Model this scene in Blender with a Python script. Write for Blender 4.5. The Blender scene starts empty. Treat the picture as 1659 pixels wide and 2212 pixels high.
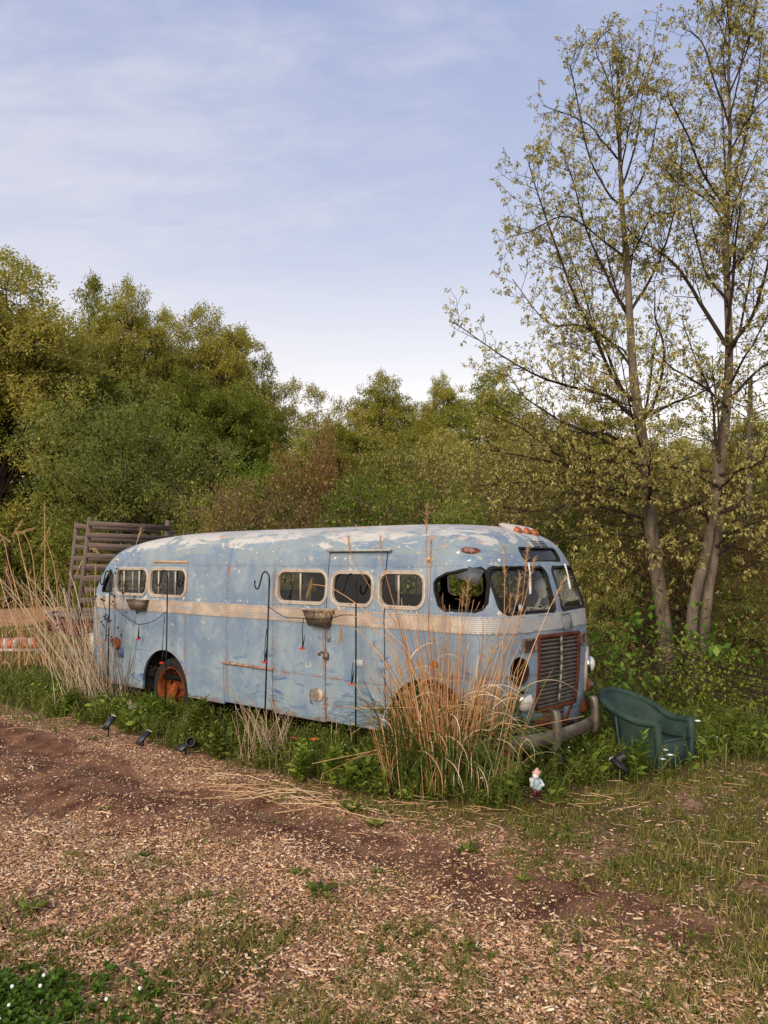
import bpy, math, random
import numpy as np
from mathutils import Vector, Matrix
PI = math.pi
C = bpy.context.scene.collection
sc = bpy.context.scene
rng = np.random.default_rng(7)
random.seed(7)

# ------------------------------------------------------------------ helpers
CAMH, PITCH, FPX = 1.9, math.radians(3.57), 1662.3      # eye height, upward tilt, focal length in 1659-wide pixels

def ray(x, y):
    F = np.array([0, math.cos(PITCH), math.sin(PITCH)]); U = np.array([0, -math.sin(PITCH), math.cos(PITCH)])
    return F + np.array([(x - 829.5) / FPX, 0, 0]) + U * (1106 - y) / FPX

def at(x, y, Y):
    d = ray(x, y); t = Y / d[1]
    return np.array([0, 0, CAMH]) + d * t

def on_ground(x, y, z=0.0):
    d = ray(x, y); t = (z - CAMH) / d[2]
    return np.array([0, 0, CAMH]) + d * t

def lin(h):
    h = h.lstrip('#'); o = []
    for i in (0, 2, 4):
        v = int(h[i:i + 2], 16) / 255
        o.append(v / 12.92 if v <= .04045 else ((v + .055) / 1.055) ** 2.4)
    return tuple(o) + (1.0,)

def sstep(a, b, x):
    t = np.clip((x - a) / (b - a), 0, 1); return t * t * (3 - 2 * t)

def vnoise(x, y, seed=0):
    xi = np.floor(x).astype(np.int64); yi = np.floor(y).astype(np.int64); fx = x - xi; fy = y - yi
    def hsh(a, b):
        n = (a * 374761393 + b * 668265263 + seed * 974634777) & 0xffffffff
        n = ((n ^ (n >> 13)) * 1274126177) & 0xffffffff
        return ((n ^ (n >> 16)) & 0xffff) / 65535.0
    fx = fx * fx * (3 - 2 * fx); fy = fy * fy * (3 - 2 * fy)
    a = hsh(xi, yi) * (1 - fx) + hsh(xi + 1, yi) * fx
    b = hsh(xi, yi + 1) * (1 - fx) + hsh(xi + 1, yi + 1) * fx
    return a * (1 - fy) + b * fy

def fbm(x, y, seed=0, o=4):
    x = np.asarray(x, float); y = np.asarray(y, float); s = 0; a = .5
    for k in range(o):
        s = s + a * vnoise(x, y, seed + k); x = x * 2.03 + 7.1; y = y * 2.03 + 3.7; a *= .5
    return s / (1 - .5 ** o)

def unit(v):
    return v / np.maximum(np.linalg.norm(v, axis=-1, keepdims=True), 1e-9)

class Geo:
    """collects vertices and quads / triangles / ngons and links them as ONE mesh object"""
    def __init__(self): self.V = []; self.Q = []; self.G = []; self.n = 0
    def add(self, V, Q):
        V = np.asarray(V, np.float32).reshape(-1, 3); Q = np.asarray(Q, np.int64)
        self.V.append(V); self.Q.append((Q + self.n)); self.n += len(V); return self
    def poly(self, V, faces):
        V = np.asarray(V, np.float32).reshape(-1, 3); self.V.append(V)
        for f in faces: self.G.append([i + self.n for i in f])
        self.n += len(V); return self
    def box(self, lo, hi, M=None):
        x0, y0, z0 = lo; x1, y1, z1 = hi
        V = np.array([[x0, y0, z0], [x1, y0, z0], [x1, y1, z0], [x0, y1, z0], [x0, y0, z1], [x1, y0, z1], [x1, y1, z1], [x0, y1, z1]], float)
        if M is not None:
            M = np.array(M); V = V @ M[:3, :3].T + M[:3, 3]
        return self.add(V, [[0, 3, 2, 1], [4, 5, 6, 7], [0, 1, 5, 4], [1, 2, 6, 5], [2, 3, 7, 6], [3, 0, 4, 7]])
    def bar(self, p, q, w, d=None):
        """rectangular bar from p to q"""
        p = np.array(p, float); q = np.array(q, float); d = d or w
        t = unit(q - p); ref = np.array([0, 0, 1.]) if abs(t[2]) < .9 else np.array([0, 1., 0])
        s = unit(np.cross(ref, t)); u = np.cross(t, s); V = []
        for e in (p, q):
            for a, b in ((-1, -1), (1, -1), (1, 1), (-1, 1)): V.append(e + s * a * w / 2 + u * b * d / 2)
        return self.add(V, [[0, 3, 2, 1], [4, 5, 6, 7], [0, 1, 5, 4], [1, 2, 6, 5], [2, 3, 7, 6], [3, 0, 4, 7]])
    def tube(self, pts, r, s=6, cap=True):
        P = np.asarray(pts, float); R = np.full(len(P), r, float) if np.isscalar(r) else np.asarray(r, float)
        tubes(self, P[None], R[None], s)
        if cap:
            b = self.n - len(P) * s
            self.G.append([b + i for i in range(s)][::-1]); self.G.append([self.n - s + i for i in range(s)])
        return self
    def lathe(self, prof, seg=24, M=None, keep=None):
        """prof: (radius, height) about local z"""
        P = np.array(prof, float); a = np.linspace(0, 2 * PI, seg, endpoint=False)
        V = np.stack([P[:, None, 0] * np.cos(a), P[:, None, 0] * np.sin(a), np.repeat(P[:, 1:2], seg, 1)], -1).reshape(-1, 3)
        if M is not None:
            M = np.array(M); V = V @ M[:3, :3].T + M[:3, 3]
        Q = []
        for i in range(len(P) - 1):
            for j in range(seg):
                if keep and not keep(i, j): continue
                k = (j + 1) % seg; Q.append([i * seg + j, i * seg + k, (i + 1) * seg + k, (i + 1) * seg + j])
        return self.add(V, Q)
    def build(self, name, mat, parent=None, smooth=False):
        me = bpy.data.meshes.new(name)
        V = np.concatenate(self.V) if self.V else np.zeros((0, 3), np.float32)
        q3 = []; loops = []; tot = []
        for Q in self.Q:
            if Q.size: loops.append(Q.reshape(-1)); tot.append(np.full(len(Q), Q.shape[1]))
        if self.G:
            loops.append(np.concatenate([np.array(f) for f in self.G])); tot.append(np.array([len(f) for f in self.G]))
        loops = np.concatenate(loops).astype(np.int32); tot = np.concatenate(tot).astype(np.int32)
        me.vertices.add(len(V)); me.vertices.foreach_set('co', V.reshape(-1).astype(np.float32))
        me.loops.add(len(loops)); me.loops.foreach_set('vertex_index', loops)
        me.polygons.add(len(tot)); st = np.concatenate([[0], np.cumsum(tot)[:-1]]).astype(np.int32)
        me.polygons.foreach_set('loop_start', st)
        if smooth: me.polygons.foreach_set('use_smooth', np.ones(len(tot), bool))
        me.update(calc_edges=True)
        if smooth is not True and smooth: me.set_sharp_from_angle(angle=math.radians(smooth))
        for m in (mat if isinstance(mat, (list, tuple)) else [mat]): me.materials.append(m)
        return link(name, me, parent)

def link(name, me, parent=None):
    o = bpy.data.objects.new(name, me); C.objects.link(o)
    if parent is not None: o.parent = parent
    return o

def tubes(g, P, R, s=3):
    N, K, _ = P.shape
    T = np.empty_like(P); T[:, 1:-1] = P[:, 2:] - P[:, :-2]; T[:, 0] = P[:, 1] - P[:, 0]; T[:, -1] = P[:, -1] - P[:, -2]
    T = unit(T); m = unit(T.mean(1))
    ref = np.where(np.abs(m[:, 2:3]) < .8, np.array([[0, 0, 1.]]), np.array([[1., 0, 0]]))[:, None, :]
    A = unit(np.cross(np.broadcast_to(ref, T.shape), T)); B = np.cross(T, A)
    an = np.linspace(0, 2 * PI, s, endpoint=False)
    V = P[:, :, None] + R[:, :, None, None] * (A[:, :, None] * np.cos(an)[:, None] + B[:, :, None] * np.sin(an)[:, None])
    i = np.arange(N)[:, None, None] * K * s; k = np.arange(K - 1)[None, :, None] * s; j = np.arange(s)[None, None, :]; j2 = (j + 1) % s
    Q = np.stack([i + k + j, i + k + j2, i + k + s + j2, i + k + s + j], -1).reshape(-1, 4)
    g.add(V.reshape(-1, 3), Q)

def ribbons(g, P, W, side):
    N, K, _ = P.shape
    S = side[:, None, :] * W[:, :, None] * .5
    V = np.stack([P - S, P + S], 2).reshape(-1, 3)
    i = np.arange(N)[:, None] * K * 2; k = np.arange(K - 1)[None, :] * 2
    Q = np.stack([i + k, i + k + 1, i + k + 3, i + k + 2], -1).reshape(-1, 4)
    g.add(V, Q)

def leaves(g, B, D, L, W, fold=.25, r=rng, up=None):
    """diamond leaves: base B, direction D, length L, width W"""
    N = len(B); D = unit(D)
    u = r.normal(0, 1, (N, 3)) * .6 + np.array([0, 0, 1.]) if up is None else up
    S = unit(np.cross(D, u)); Nn = np.cross(S, D)
    L = np.broadcast_to(np.asarray(L, float), (N,))[:, None]; W = np.broadcast_to(np.asarray(W, float), (N,))[:, None]
    m = B + D * L * .45 + Nn * W * fold
    V = np.stack([B, m + S * W * .5, B + D * L - Nn * L * .12, m - S * W * .5], 1).reshape(-1, 3)
    g.add(V, np.arange(N * 4).reshape(N, 4))

def curve_pts(pts, n=24):
    P = np.array(pts, float); P = np.vstack([2 * P[0] - P[1], P, 2 * P[-1] - P[-2]]); seg = len(P) - 3; out = []
    for k in range(n):
        t = k / (n - 1) * seg; i = min(int(t), seg - 1); s = t - i
        p0, p1, p2, p3 = P[i:i + 4]
        out.append(.5 * ((2 * p1) + (-p0 + p2) * s + (2 * p0 - 5 * p1 + 4 * p2 - p3) * s * s + (-p0 + 3 * p1 - 3 * p2 + p3) * s ** 3))
    return np.array(out)

def tag(o, label, cat, group=None):
    o['label'] = label; o['category'] = cat
    if group: o['group'] = group
    return o

def thing(name, label, cat, loc=(0, 0, 0), rz=0.0, group=None):
    o = bpy.data.objects.new(name, None); C.objects.link(o); o.location = loc; o.rotation_euler = (0, 0, rz)
    o.empty_display_size = .2
    return tag(o, label, cat, group)

def dup(root, loc, rz, label, group=None, scale=1.0):
    r = root.copy(); C.objects.link(r); r.location = loc; r.rotation_euler = (0, 0, rz)
    r.scale = (scale,) * 3 if np.isscalar(scale) else scale
    r['label'] = label
    if group: r['group'] = group
    for ch in list(root.children):
        c = ch.copy(); C.objects.link(c); c.parent = r
        for gch in list(ch.children):
            d = gch.copy(); C.objects.link(d); d.parent = c
    return r

def kind(o, k): o['kind'] = k; return o

# ------------------------------------------------------------------ node helpers
class S:
    """wraps a float socket so that maths reads as maths"""
    def __init__(s, nt, k): s.nt = nt; s.k = k
    def _m(s, op, *o):
        n = s.nt.nodes.new('ShaderNodeMath'); n.operation = op
        for i, v in enumerate((s,) + o):
            if isinstance(v, S): s.nt.links.new(v.k, n.inputs[i])
            else: n.inputs[i].default_value = v
        return S(s.nt, n.outputs[0])
    def __add__(s, o): return s._m('ADD', o)
    def __sub__(s, o): return s._m('SUBTRACT', o)
    def __mul__(s, o): return s._m('MULTIPLY', o)
    def __radd__(s, o): return s + o
    def __rmul__(s, o): return s * o
    def rsub(s, v): return (s * -1.0) + v
    def abs(s): return s._m('ABSOLUTE')
    def lt(s, v): return s._m('LESS_THAN', v)
    def gt(s, v): return s._m('GREATER_THAN', v)
    def min(s, v): return s._m('MINIMUM', v)
    def max(s, v): return s._m('MAXIMUM', v)
    def frac(s): return s._m('FRACT')
    def pow(s, v): return s._m('POWER', v)
    def step(s, a, b):
        n = s.nt.nodes.new('ShaderNodeMapRange'); n.interpolation_type = 'SMOOTHSTEP'
        s.nt.links.new(s.k, n.inputs[0]); n.inputs[1].default_value = a; n.inputs[2].default_value = b
        return S(s.nt, n.outputs[0])

class NT:
    def __init__(s, nt): s.nt = nt
    def node(s, t, **kw):
        n = s.nt.nodes.new(t)
        for a, b in kw.items(): setattr(n, a, b)
        return n
    def link(s, a, b): s.nt.links.new(a.k if isinstance(a, S) else a, b)
    def co(s, which='Object'): return s.node('ShaderNodeTexCoord').outputs[which]
    def xyz(s, vec):
        n = s.node('ShaderNodeSeparateXYZ'); s.link(vec, n.inputs[0]); return [S(s.nt, o) for o in n.outputs]
    def map(s, vec, scale=(1, 1, 1), loc=(0, 0, 0), rot=(0, 0, 0)):
        n = s.node('ShaderNodeMapping'); s.link(vec, n.inputs[0]); n.inputs['Scale'].default_value = scale
        n.inputs['Location'].default_value = loc; n.inputs['Rotation'].default_value = rot; return n.outputs[0]
    def noise(s, vec, scale, detail=4, rough=.55, dist=0.0, color=False):
        n = s.node('ShaderNodeTexNoise'); s.link(vec, n.inputs['Vector']); n.inputs['Scale'].default_value = scale
        n.inputs['Detail'].default_value = detail; n.inputs['Roughness'].default_value = rough; n.inputs['Distortion'].default_value = dist
        return n.outputs['Color'] if color else S(s.nt, n.outputs[0])
    def voro(s, vec, scale, feature='F1', out='Distance'):
        n = s.node('ShaderNodeTexVoronoi'); n.feature = feature; s.link(vec, n.inputs['Vector']); n.inputs['Scale'].default_value = scale
        return n.outputs[out]
    def mix(s, f, a, b, mode='MIX'):
        n = s.node('ShaderNodeMix'); n.data_type = 'RGBA'; n.blend_type = mode
        if isinstance(f, S): s.link(f, n.inputs[0])
        else: n.inputs[0].default_value = f
        for v, i in ((a, 6), (b, 7)):
            if isinstance(v, tuple): n.inputs[i].default_value = v
            else: s.link(v, n.inputs[i])
        return n.outputs[2]
    def ramp(s, f, stops, interp='LINEAR'):
        n = s.node('ShaderNodeValToRGB'); n.color_ramp.interpolation = interp; e = n.color_ramp.elements
        while len(e) < len(stops): e.new(.5)
        for q, (p, c) in zip(e, stops): q.position = p; q.color = c
        s.link(f, n.inputs[0]); return n.outputs[0]
    def bump(s, h, strength=.3, dist=.01):
        n = s.node('ShaderNodeBump'); n.inputs['Strength'].default_value = strength; n.inputs['Distance'].default_value = dist
        s.link(h, n.inputs['Height']); return n.outputs[0]
    def island(s): return S(s.nt, s.node('ShaderNodeNewGeometry').outputs['Random Per Island'])
    def objrand(s): return S(s.nt, s.node('ShaderNodeObjectInfo').outputs['Random'])
    def pos(s): return s.node('ShaderNodeNewGeometry').outputs['Position']
    def attr(s, name): n = s.node('ShaderNodeAttribute', attribute_name=name); return n.outputs['Color'], S(s.nt, n.outputs['Fac'])

def new_mat(name):
    m = bpy.data.materials.new(name); m.use_nodes = True; m.node_tree.nodes.clear(); t = NT(m.node_tree)
    out = t.node('ShaderNodeOutputMaterial'); return m, t, out

def pbr(name, col, rough=.6, metal=0.0, bump=None, spec=.5):
    """col: tuple, or function t -> colour socket; bump: function t -> (height socket, strength, dist)"""
    m, t, out = new_mat(name); p = t.node('ShaderNodeBsdfPrincipled')
    if callable(col): t.link(col(t), p.inputs['Base Color'])
    else: p.inputs['Base Color'].default_value = col
    if callable(rough): t.link(rough(t), p.inputs['Roughness'])
    else: p.inputs['Roughness'].default_value = rough
    p.inputs['Metallic'].default_value = metal; p.inputs['Specular IOR Level'].default_value = spec
    if bump:
        h, st, d = bump(t); t.link(t.bump(h, st, d), p.inputs['Normal'])
    t.link(p.outputs[0], out.inputs[0]); return m

def leafmat(name, cols, trans=.3, tint=None, rnd=.5, spec=.25):
    """leaf: diffuse + translucent; colour varies leaf by leaf, clump by clump and plant by plant"""
    m, t, out = new_mat(name)
    f = t.island() * .55 + t.noise(t.co(), 1.3, 2) * .35 + (t.objrand() + -.5) * rnd * .5 + .09
    c = t.ramp(f, [(.15 + .7 * i / max(1, len(cols) - 1), lin(h)) for i, h in enumerate(cols)])
    d = t.node('ShaderNodeBsdfPrincipled'); t.link(c, d.inputs['Base Color']); d.inputs['Roughness'].default_value = .6
    d.inputs['Specular IOR Level'].default_value = spec
    tr = t.node('ShaderNodeBsdfTranslucent'); t.link(t.mix(.4, c, lin('#8a9a20')), tr.inputs[0])
    mx = t.node('ShaderNodeMixShader'); mx.inputs[0].default_value = trans
    t.link(d.outputs[0], mx.inputs[1]); t.link(tr.outputs[0], mx.inputs[2]); t.link(mx.outputs[0], out.inputs[0]); return m

def noisy(a, b, scale=6, det=5, c=None, stretch=(1, 1, 1)):
    def f(t):
        v = t.map(t.co(), stretch); n = t.noise(v, scale, det, .6)
        st = [(.3, lin(a)), (.7, lin(b))]
        if c: st = [(.3, lin(a)), (.52, lin(b)), (.75, lin(c))]
        return t.ramp(n, st)
    return f
# ------------------------------------------------------------------ camera, sky, sun
cam = bpy.data.cameras.new('camera'); camo = bpy.data.objects.new('camera', cam); C.objects.link(camo)
cam.sensor_fit = 'HORIZONTAL'; cam.sensor_width = 36; cam.lens = 36.07; cam.clip_start = .05; cam.clip_end = 3000
camo.location = (0, 0, CAMH); camo.rotation_euler = (PI / 2 + PITCH, 0, 0); sc.camera = camo
sc.view_settings.view_transform = 'Standard'; sc.view_settings.look = 'None'; sc.view_settings.gamma = 1; sc.view_settings.exposure = 1.3
sc.cycles.max_bounces = 8; sc.cycles.transparent_max_bounces = 12; sc.cycles.use_denoising = True

SUN_EL, SUN_AZ = math.radians(30), math.radians(206)     # azimuth clockwise from +Y: low, behind and left of the viewer
w = bpy.data.worlds.new('World'); sc.world = w; w.use_nodes = True; w.node_tree.nodes.clear(); t = NT(w.node_tree)
sky = t.node('ShaderNodeTexSky', sky_type='NISHITA'); sky.sun_disc = False; sky.sun_elevation = SUN_EL; sky.sun_rotation = SUN_AZ
sky.air_density = 1.0; sky.dust_density = 1.2; sky.ozone_density = 1.5
d = t.co('Generated'); dx, dy, dz = t.xyz(d)
el = dz.max(0.0)
ns = t.mix(1.0, sky.outputs[0], (1.2, 1.0, .85, 1), 'MULTIPLY')
rmp = t.ramp(el, [(0, (5.2, 4.6, 4.1, 1)), (.16, (4.9, 4.45, 4.1, 1)), (.26, (3.7, 3.6, 3.75, 1)), (.38, (2.45, 2.6, 3.3, 1)), (.60, (1.55, 1.85, 2.9, 1)), (1, (1.3, 1.65, 2.7, 1))])
c0 = t.mix(.85, ns, rmp)
inv = (el + .22).pow(-1.0)
cx = t.node('ShaderNodeCombineXYZ'); t.link(dx * inv, cx.inputs[0]); t.link(dy * inv, cx.inputs[1])
cl = t.map(cx.outputs[0], (1.0, 2.1, 1), (3.1, 1.4, 0), (0, 0, .5))
n1 = t.noise(cl, 1.4, 7, .55, .5); n2 = t.noise(cl, 6.0, 6, .62, .5)
side = (dx * -1.0).step(-.30, .45)                         # thin cloud streaks gather on the left
m = (n1 * .62 + n2 * .38 + side * .20 + -.04).step(.46, .88) * .62
c1 = t.mix(m, c0, (3.5, 3.4, 3.55, 1))
bg = t.node('ShaderNodeBackground'); bg.inputs[1].default_value = .1; t.link(c1, bg.inputs[0])
wo = t.node('ShaderNodeOutputWorld'); t.link(bg.outputs[0], wo.inputs[0])
sl = bpy.data.lights.new('sun', 'SUN'); sl.energy = 1.5; sl.angle = math.radians(45); sl.color = (1, .87, .70)
so = bpy.data.objects.new('sun', sl); C.objects.link(so)
so.rotation_euler = (PI / 2 - SUN_EL, 0, PI - SUN_AZ)

# ------------------------------------------------------------------ the bus frame (used to keep plants out of it)
TH = math.radians(50.7)
FWD = np.array([math.sin(TH), -math.cos(TH), 0]); NRM = np.array([-math.cos(TH), -math.sin(TH), 0])
BO = np.array([-.1494, 7.3, 0]) - NRM * 1.0                # bus origin on the ground
def bus_w(l): return BO + FWD * l[0] - NRM * l[1] + np.array([0, 0, l[2]])
def bus_l(x, y):
    dx_, dy_ = x - BO[0], y - BO[1]
    return dx_ * FWD[0] + dy_ * FWD[1], -(dx_ * NRM[0] + dy_ * NRM[1])
def under_bus(x, y, m=0.0):
    a, b = bus_l(x, y); return (a > -5.1 - m) & (a < 1.4 + m) & (np.abs(b) < 1.0 + m)

# ------------------------------------------------------------------ ground: masks and height
def track_s(x, y): return (x + 1.41) * .59 + (y - 6.19) * .80
def track_l(x, y): return (x + 1.41) * .80 - (y - 6.19) * .59
def soil_m(x, y):
    s = track_s(x, y); l = track_l(x, y); nz = (fbm(x * 1.6, y * 1.6, 3) - .5) * .7
    lo = np.interp(l, [-7, -4, -1.5, 1, 3.5, 6], [-1.9, -1.6, -.95, -.35, -.3, -.2]); hi = np.interp(l, [-7, -4, -1.5, 1, 3.5], [.6, .5, .22, .2, .2])
    fade = 1 - sstep(3.0, 4.6, l)
    return sstep(-.22, .18, s - lo + nz) * (1 - sstep(-.12, .2, s - hi + nz * .6)) * fade
def path_m(x, y):
    px = np.interp(y, [15, 19, 22, 25, 28, 31, 36, 44, 60], [-17.5, -14.5, -13.0, -12.4, -11.6, -11.4, -13.0, -17, -30])
    wd = np.interp(y, [15, 22, 30, 36], [1.3, 2.6, 1.8, 1.4]); nz = (fbm(x * .7, y * .7, 9) - .5) * 1.2
    return (1 - sstep(wd - .5, wd + .3, np.abs(x - px) + nz)) * sstep(13, 15, y)
WB = np.array([on_ground(x, y)[:2] for x, y in [(-40, 1525), (60, 1545), (170, 1562), (290, 1598), (420, 1640), (600, 1690), (760, 1722), (900, 1752), (1050, 1758), (1200, 1738), (1350, 1708), (1500, 1672), (1659, 1655), (1760, 1650)]])
def weed_m(x, y):
    e = y - np.interp(x, WB[:, 0], WB[:, 1]) + (fbm(x * 2.2, y * 2.2, 21) - .5) * .55
    return sstep(-.05, .35, e) * sstep(-6.6, -4.6, x)
CLEAR = [(on_ground(*q)[0], on_ground(*q)[1]) for q in ((1157, 1735), (1157, 1755), (1150, 1715), (234, 1605), (309, 1625), (400, 1645), (1340, 1705), (1345, 1725), (1222, 1700), (634, 1660), (678, 1660))]
def clear_m(x, y):
    k = np.ones_like(x)
    k = k * sstep(.34, .44, np.hypot(x - 2.5, y - 7.36))
    for a, b in CLEAR: k = k * sstep(.07, .15, np.hypot(x - a, y - b))
    return k
def grass_m(x, y):
    n = fbm(x * 1.1, y * 1.1, 31); n2 = fbm(x * 2.6, y * 2.6, 37)
    right = sstep(.35, 1.5, x - (4.4 - y) * .25 + (n - .5) * 1.6) * .9
    front = (1 - sstep(3.7, 4.8, y + (n - .5) * 1.6)) * (1 - .55 * sstep(-.6, .6, x + (n2 - .5))) * .95
    patch = sstep(.54, .68, n2) * .55 * sstep(6.5, 4.5, y)
    lawn = sstep(.2, 1.2, track_s(x, y) - .8) * (1 - sstep(-5.2, -4.4, x))
    band = sstep(-.9, -.1, y - np.interp(x, WB[:, 0], WB[:, 1]) + (n - .5) * .8) * sstep(-2.2, .5, x) * .7
    g = np.maximum.reduce([right * (.35 + .65 * sstep(.32, .6, n2)), front * sstep(.36, .52, n2), patch, lawn, band])
    return np.clip(g * (1 - .8 * soil_m(x, y)), 0, 1)
def chip_m(x, y):
    s = track_s(x, y); so_ = soil_m(x, y); n = fbm(x * 1.4, y * 1.4, 41)
    lim = 1 - sstep(.5, 2.0, x - (4.6 - y) * .5 + (n - .5) * 1.5)
    near = (1 - sstep(-.35, .05, s)) ; strip = (1 - sstep(.5, 1.1, s)) * .5
    c = np.maximum(near, strip) * lim * (.25 + .75 * sstep(.3, .58, n)) + .07 * (1 - sstep(2, 5, x))
    return np.clip(c * (1 - .72 * so_), 0, 1) * (1 - .6 * weed_m(x, y))
def gh(x, y):
    x = np.asarray(x, float); y = np.asarray(y, float); s = track_s(x, y); l = track_l(x, y)
    near = 1 - sstep(14, 22, np.hypot(x, y))
    r = -.05 * np.exp(-((s - .12) / .15) ** 2) - .045 * np.exp(-((s + .85 + .06 * l) / .17) ** 2) + .03 * np.exp(-((s - .45) / .14) ** 2) + .025 * np.exp(-((s + .4) / .2) ** 2)
    r = r * (1 - sstep(-.5, 2.5, l)) * near * (.6 + .8 * fbm(x * 1.5, y * 1.5, 5))
    b = (fbm(x * 2.5, y * 2.5, 11) - .5) * .045 * near + (fbm(x * 9, y * 9, 15) - .5) * .02 * near * (.4 + soil_m(x, y))
    return r + b * sstep(0.0, .8, np.abs(bus_l(x, y)[1])) + (fbm(x * .12, y * .12, 13) - .5) * .5 * sstep(14, 30, np.hypot(x, y))

def axis(lo, hi, st, far, k=1.16):
    a = list(np.arange(lo, hi + 1e-6, st)); s = st; v = hi
    while v < far: s = min(s * k, 40); v += s; a.append(v)
    s = st; v = lo; b = []
    while v > -far: s = min(s * k, 40); v -= s; b.append(v)
    return np.array(b[::-1] + a)
GX = axis(-5.5, 5.5, .045, 900); GY = axis(2.2, 11, .045, 900)
gx, gy = np.meshgrid(GX, GY, indexing='xy'); gz = gh(gx, gy)
msk = np.stack([soil_m(gx, gy), np.maximum(grass_m(gx, gy), weed_m(gx, gy)), path_m(gx, gy), np.ones_like(gx)], -1)
far_g = sstep(11, 14, np.hypot(gx, gy)); msk[..., 1] = np.maximum(msk[..., 1], far_g)
NXg = len(GX)

def ground_col(t):
    col, _ = t.attr('zones'); n = t.node('ShaderNodeSeparateColor'); t.link(col, n.inputs[0])
    so_, gr, sd = [S(t.nt, o) for o in n.outputs]
    p = t.pos(); a = t.noise(p, 3, 6, .6); b = t.noise(p, 26, 5, .7); v = t.voro(p, 45, out='Color'); vv = t.xyz(v)[0]
    bed = t.mix(b.step(.35, .7), lin('#5c3f2e'), lin('#a57c60')); bed = t.mix(vv.gt(.72) * .55, bed, lin('#c8a284'))
    soil = t.mix(a.step(.3, .72), lin('#4a2d21'), lin('#8e6850')); soil = t.mix(b.step(.45, .75) * .6, soil, lin('#573627'))
    gras = t.mix(b.step(.3, .7), lin('#3c3419'), lin('#7a6540')); gras = t.mix(a.step(.35, .7) * .5, gras, lin('#4d4a1d'))
    sand = t.mix(a.step(.3, .7), lin('#a57a5c'), lin('#c79c7c'))
    e = (b + -.5) * .5
    c = t.mix((gr + e).step(.25, .7), bed, gras); c = t.mix((so_ + e).step(.25, .65), c, soil); return t.mix((sd + e).step(.3, .6), c, sand)
GROUND = pbr('ground_soil', ground_col, .95, spec=.15, bump=lambda t: (t.noise(t.pos(), 30, 6, .7) * .7 + t.noise(t.pos(), 140, 3, .6) * .3, .9, .03))

def ground_sheet(name, keep, lift):
    ii = np.arange(NXg - 1)[None, :] + np.arange(len(GY) - 1)[:, None] * NXg
    Q = np.stack([ii, ii + 1, ii + NXg + 1, ii + NXg], -1)
    if keep is not None: Q = Q[keep[:-1, :-1] | keep[1:, 1:]]
    Q = Q.reshape(-1, 4); used = np.unique(Q); mp = np.zeros(gx.size, np.int64); mp[used] = np.arange(len(used))
    V = np.stack([gx.ravel(), gy.ravel(), gz.ravel() + lift], -1)[used]
    o = Geo().add(V, mp[Q]).build(name, GROUND, None, True)
    a = o.data.color_attributes.new('zones', 'FLOAT_COLOR', 'POINT'); a.data.foreach_set('color', msk.reshape(-1, 4)[used].astype(np.float32).ravel())
    return kind(o, 'structure')
ground_sheet('ground', None, 0)
ground_sheet('dirt_track', msk[..., 0] > .02, .004)
ground_sheet('path', msk[..., 2] > .02, .004)

# ------------------------------------------------------------------ plant materials
M_GRASS = leafmat('grass_blade', ['#444c16', '#606424', '#7c7834', '#a08f56'], .25)
M_GREEN = leafmat('weed_leaf', ['#343f11', '#52601f', '#72792f', '#9a9a4a'], .25)
M_GREEN2 = leafmat('broad_leaf', ['#34480f', '#4e661c', '#6d842c', '#98a248'], .35)
M_DRY = leafmat('dry_stalk', ['#a47850', '#c59a6c', '#d9b286', '#e6caa4'], .15)
M_DRY2 = leafmat('grey_stalk', ['#8f7560', '#b59a7e', '#cdb598', '#dfcdb4'], .12)
M_PLUME = leafmat('plume', ['#a8825a', '#c29d70', '#cfae84'], .3)
M_SEED = pbr('seed_head', noisy('#1c0f0c', '#3a1f1a', 30), .85)
M_CHIP = leafmat('wood_chip', ['#4a2f22', '#7a5540', '#aa7d5a', '#c59a72', '#d8b48c', '#efd8ba'], 0.0, rnd=0)
M_WHITEPET = pbr('white_petal', lin('#e8e8e0'), .6)
M_BARK = pbr('bark', noisy('#4b4137', '#786b5c', 3.2, 8, '#968876', (3, 3, .6)), .9, spec=.2, bump=lambda t: (t.noise(t.map(t.co(), (13, 13, 1.6)), 6, 6, .7), 1, .03))
M_BARK_D = pbr('dark_bark', noisy('#231913', '#43342a', 6, 6), .9, spec=.2)
M_TWIG = pbr('twig', noisy('#4a3a2e', '#7c6653', 5, 4), .9, spec=.2)

# ------------------------------------------------------------------ ground litter
def scatter(n, dens, x0, x1, y0, y1, falloff=4.5, r=rng):
    X = r.uniform(x0, x1, n * 6); Y = r.uniform(y0, y1, n * 6)
    k = (np.abs(X) < .62 * Y + 1.2); X, Y = X[k], Y[k]
    p = dens(X, Y) / (1 + (Y / falloff) ** 2)
    k = r.uniform(0, .6, len(X)) < p; X, Y = X[k][:n], Y[k][:n]; return X, Y

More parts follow.
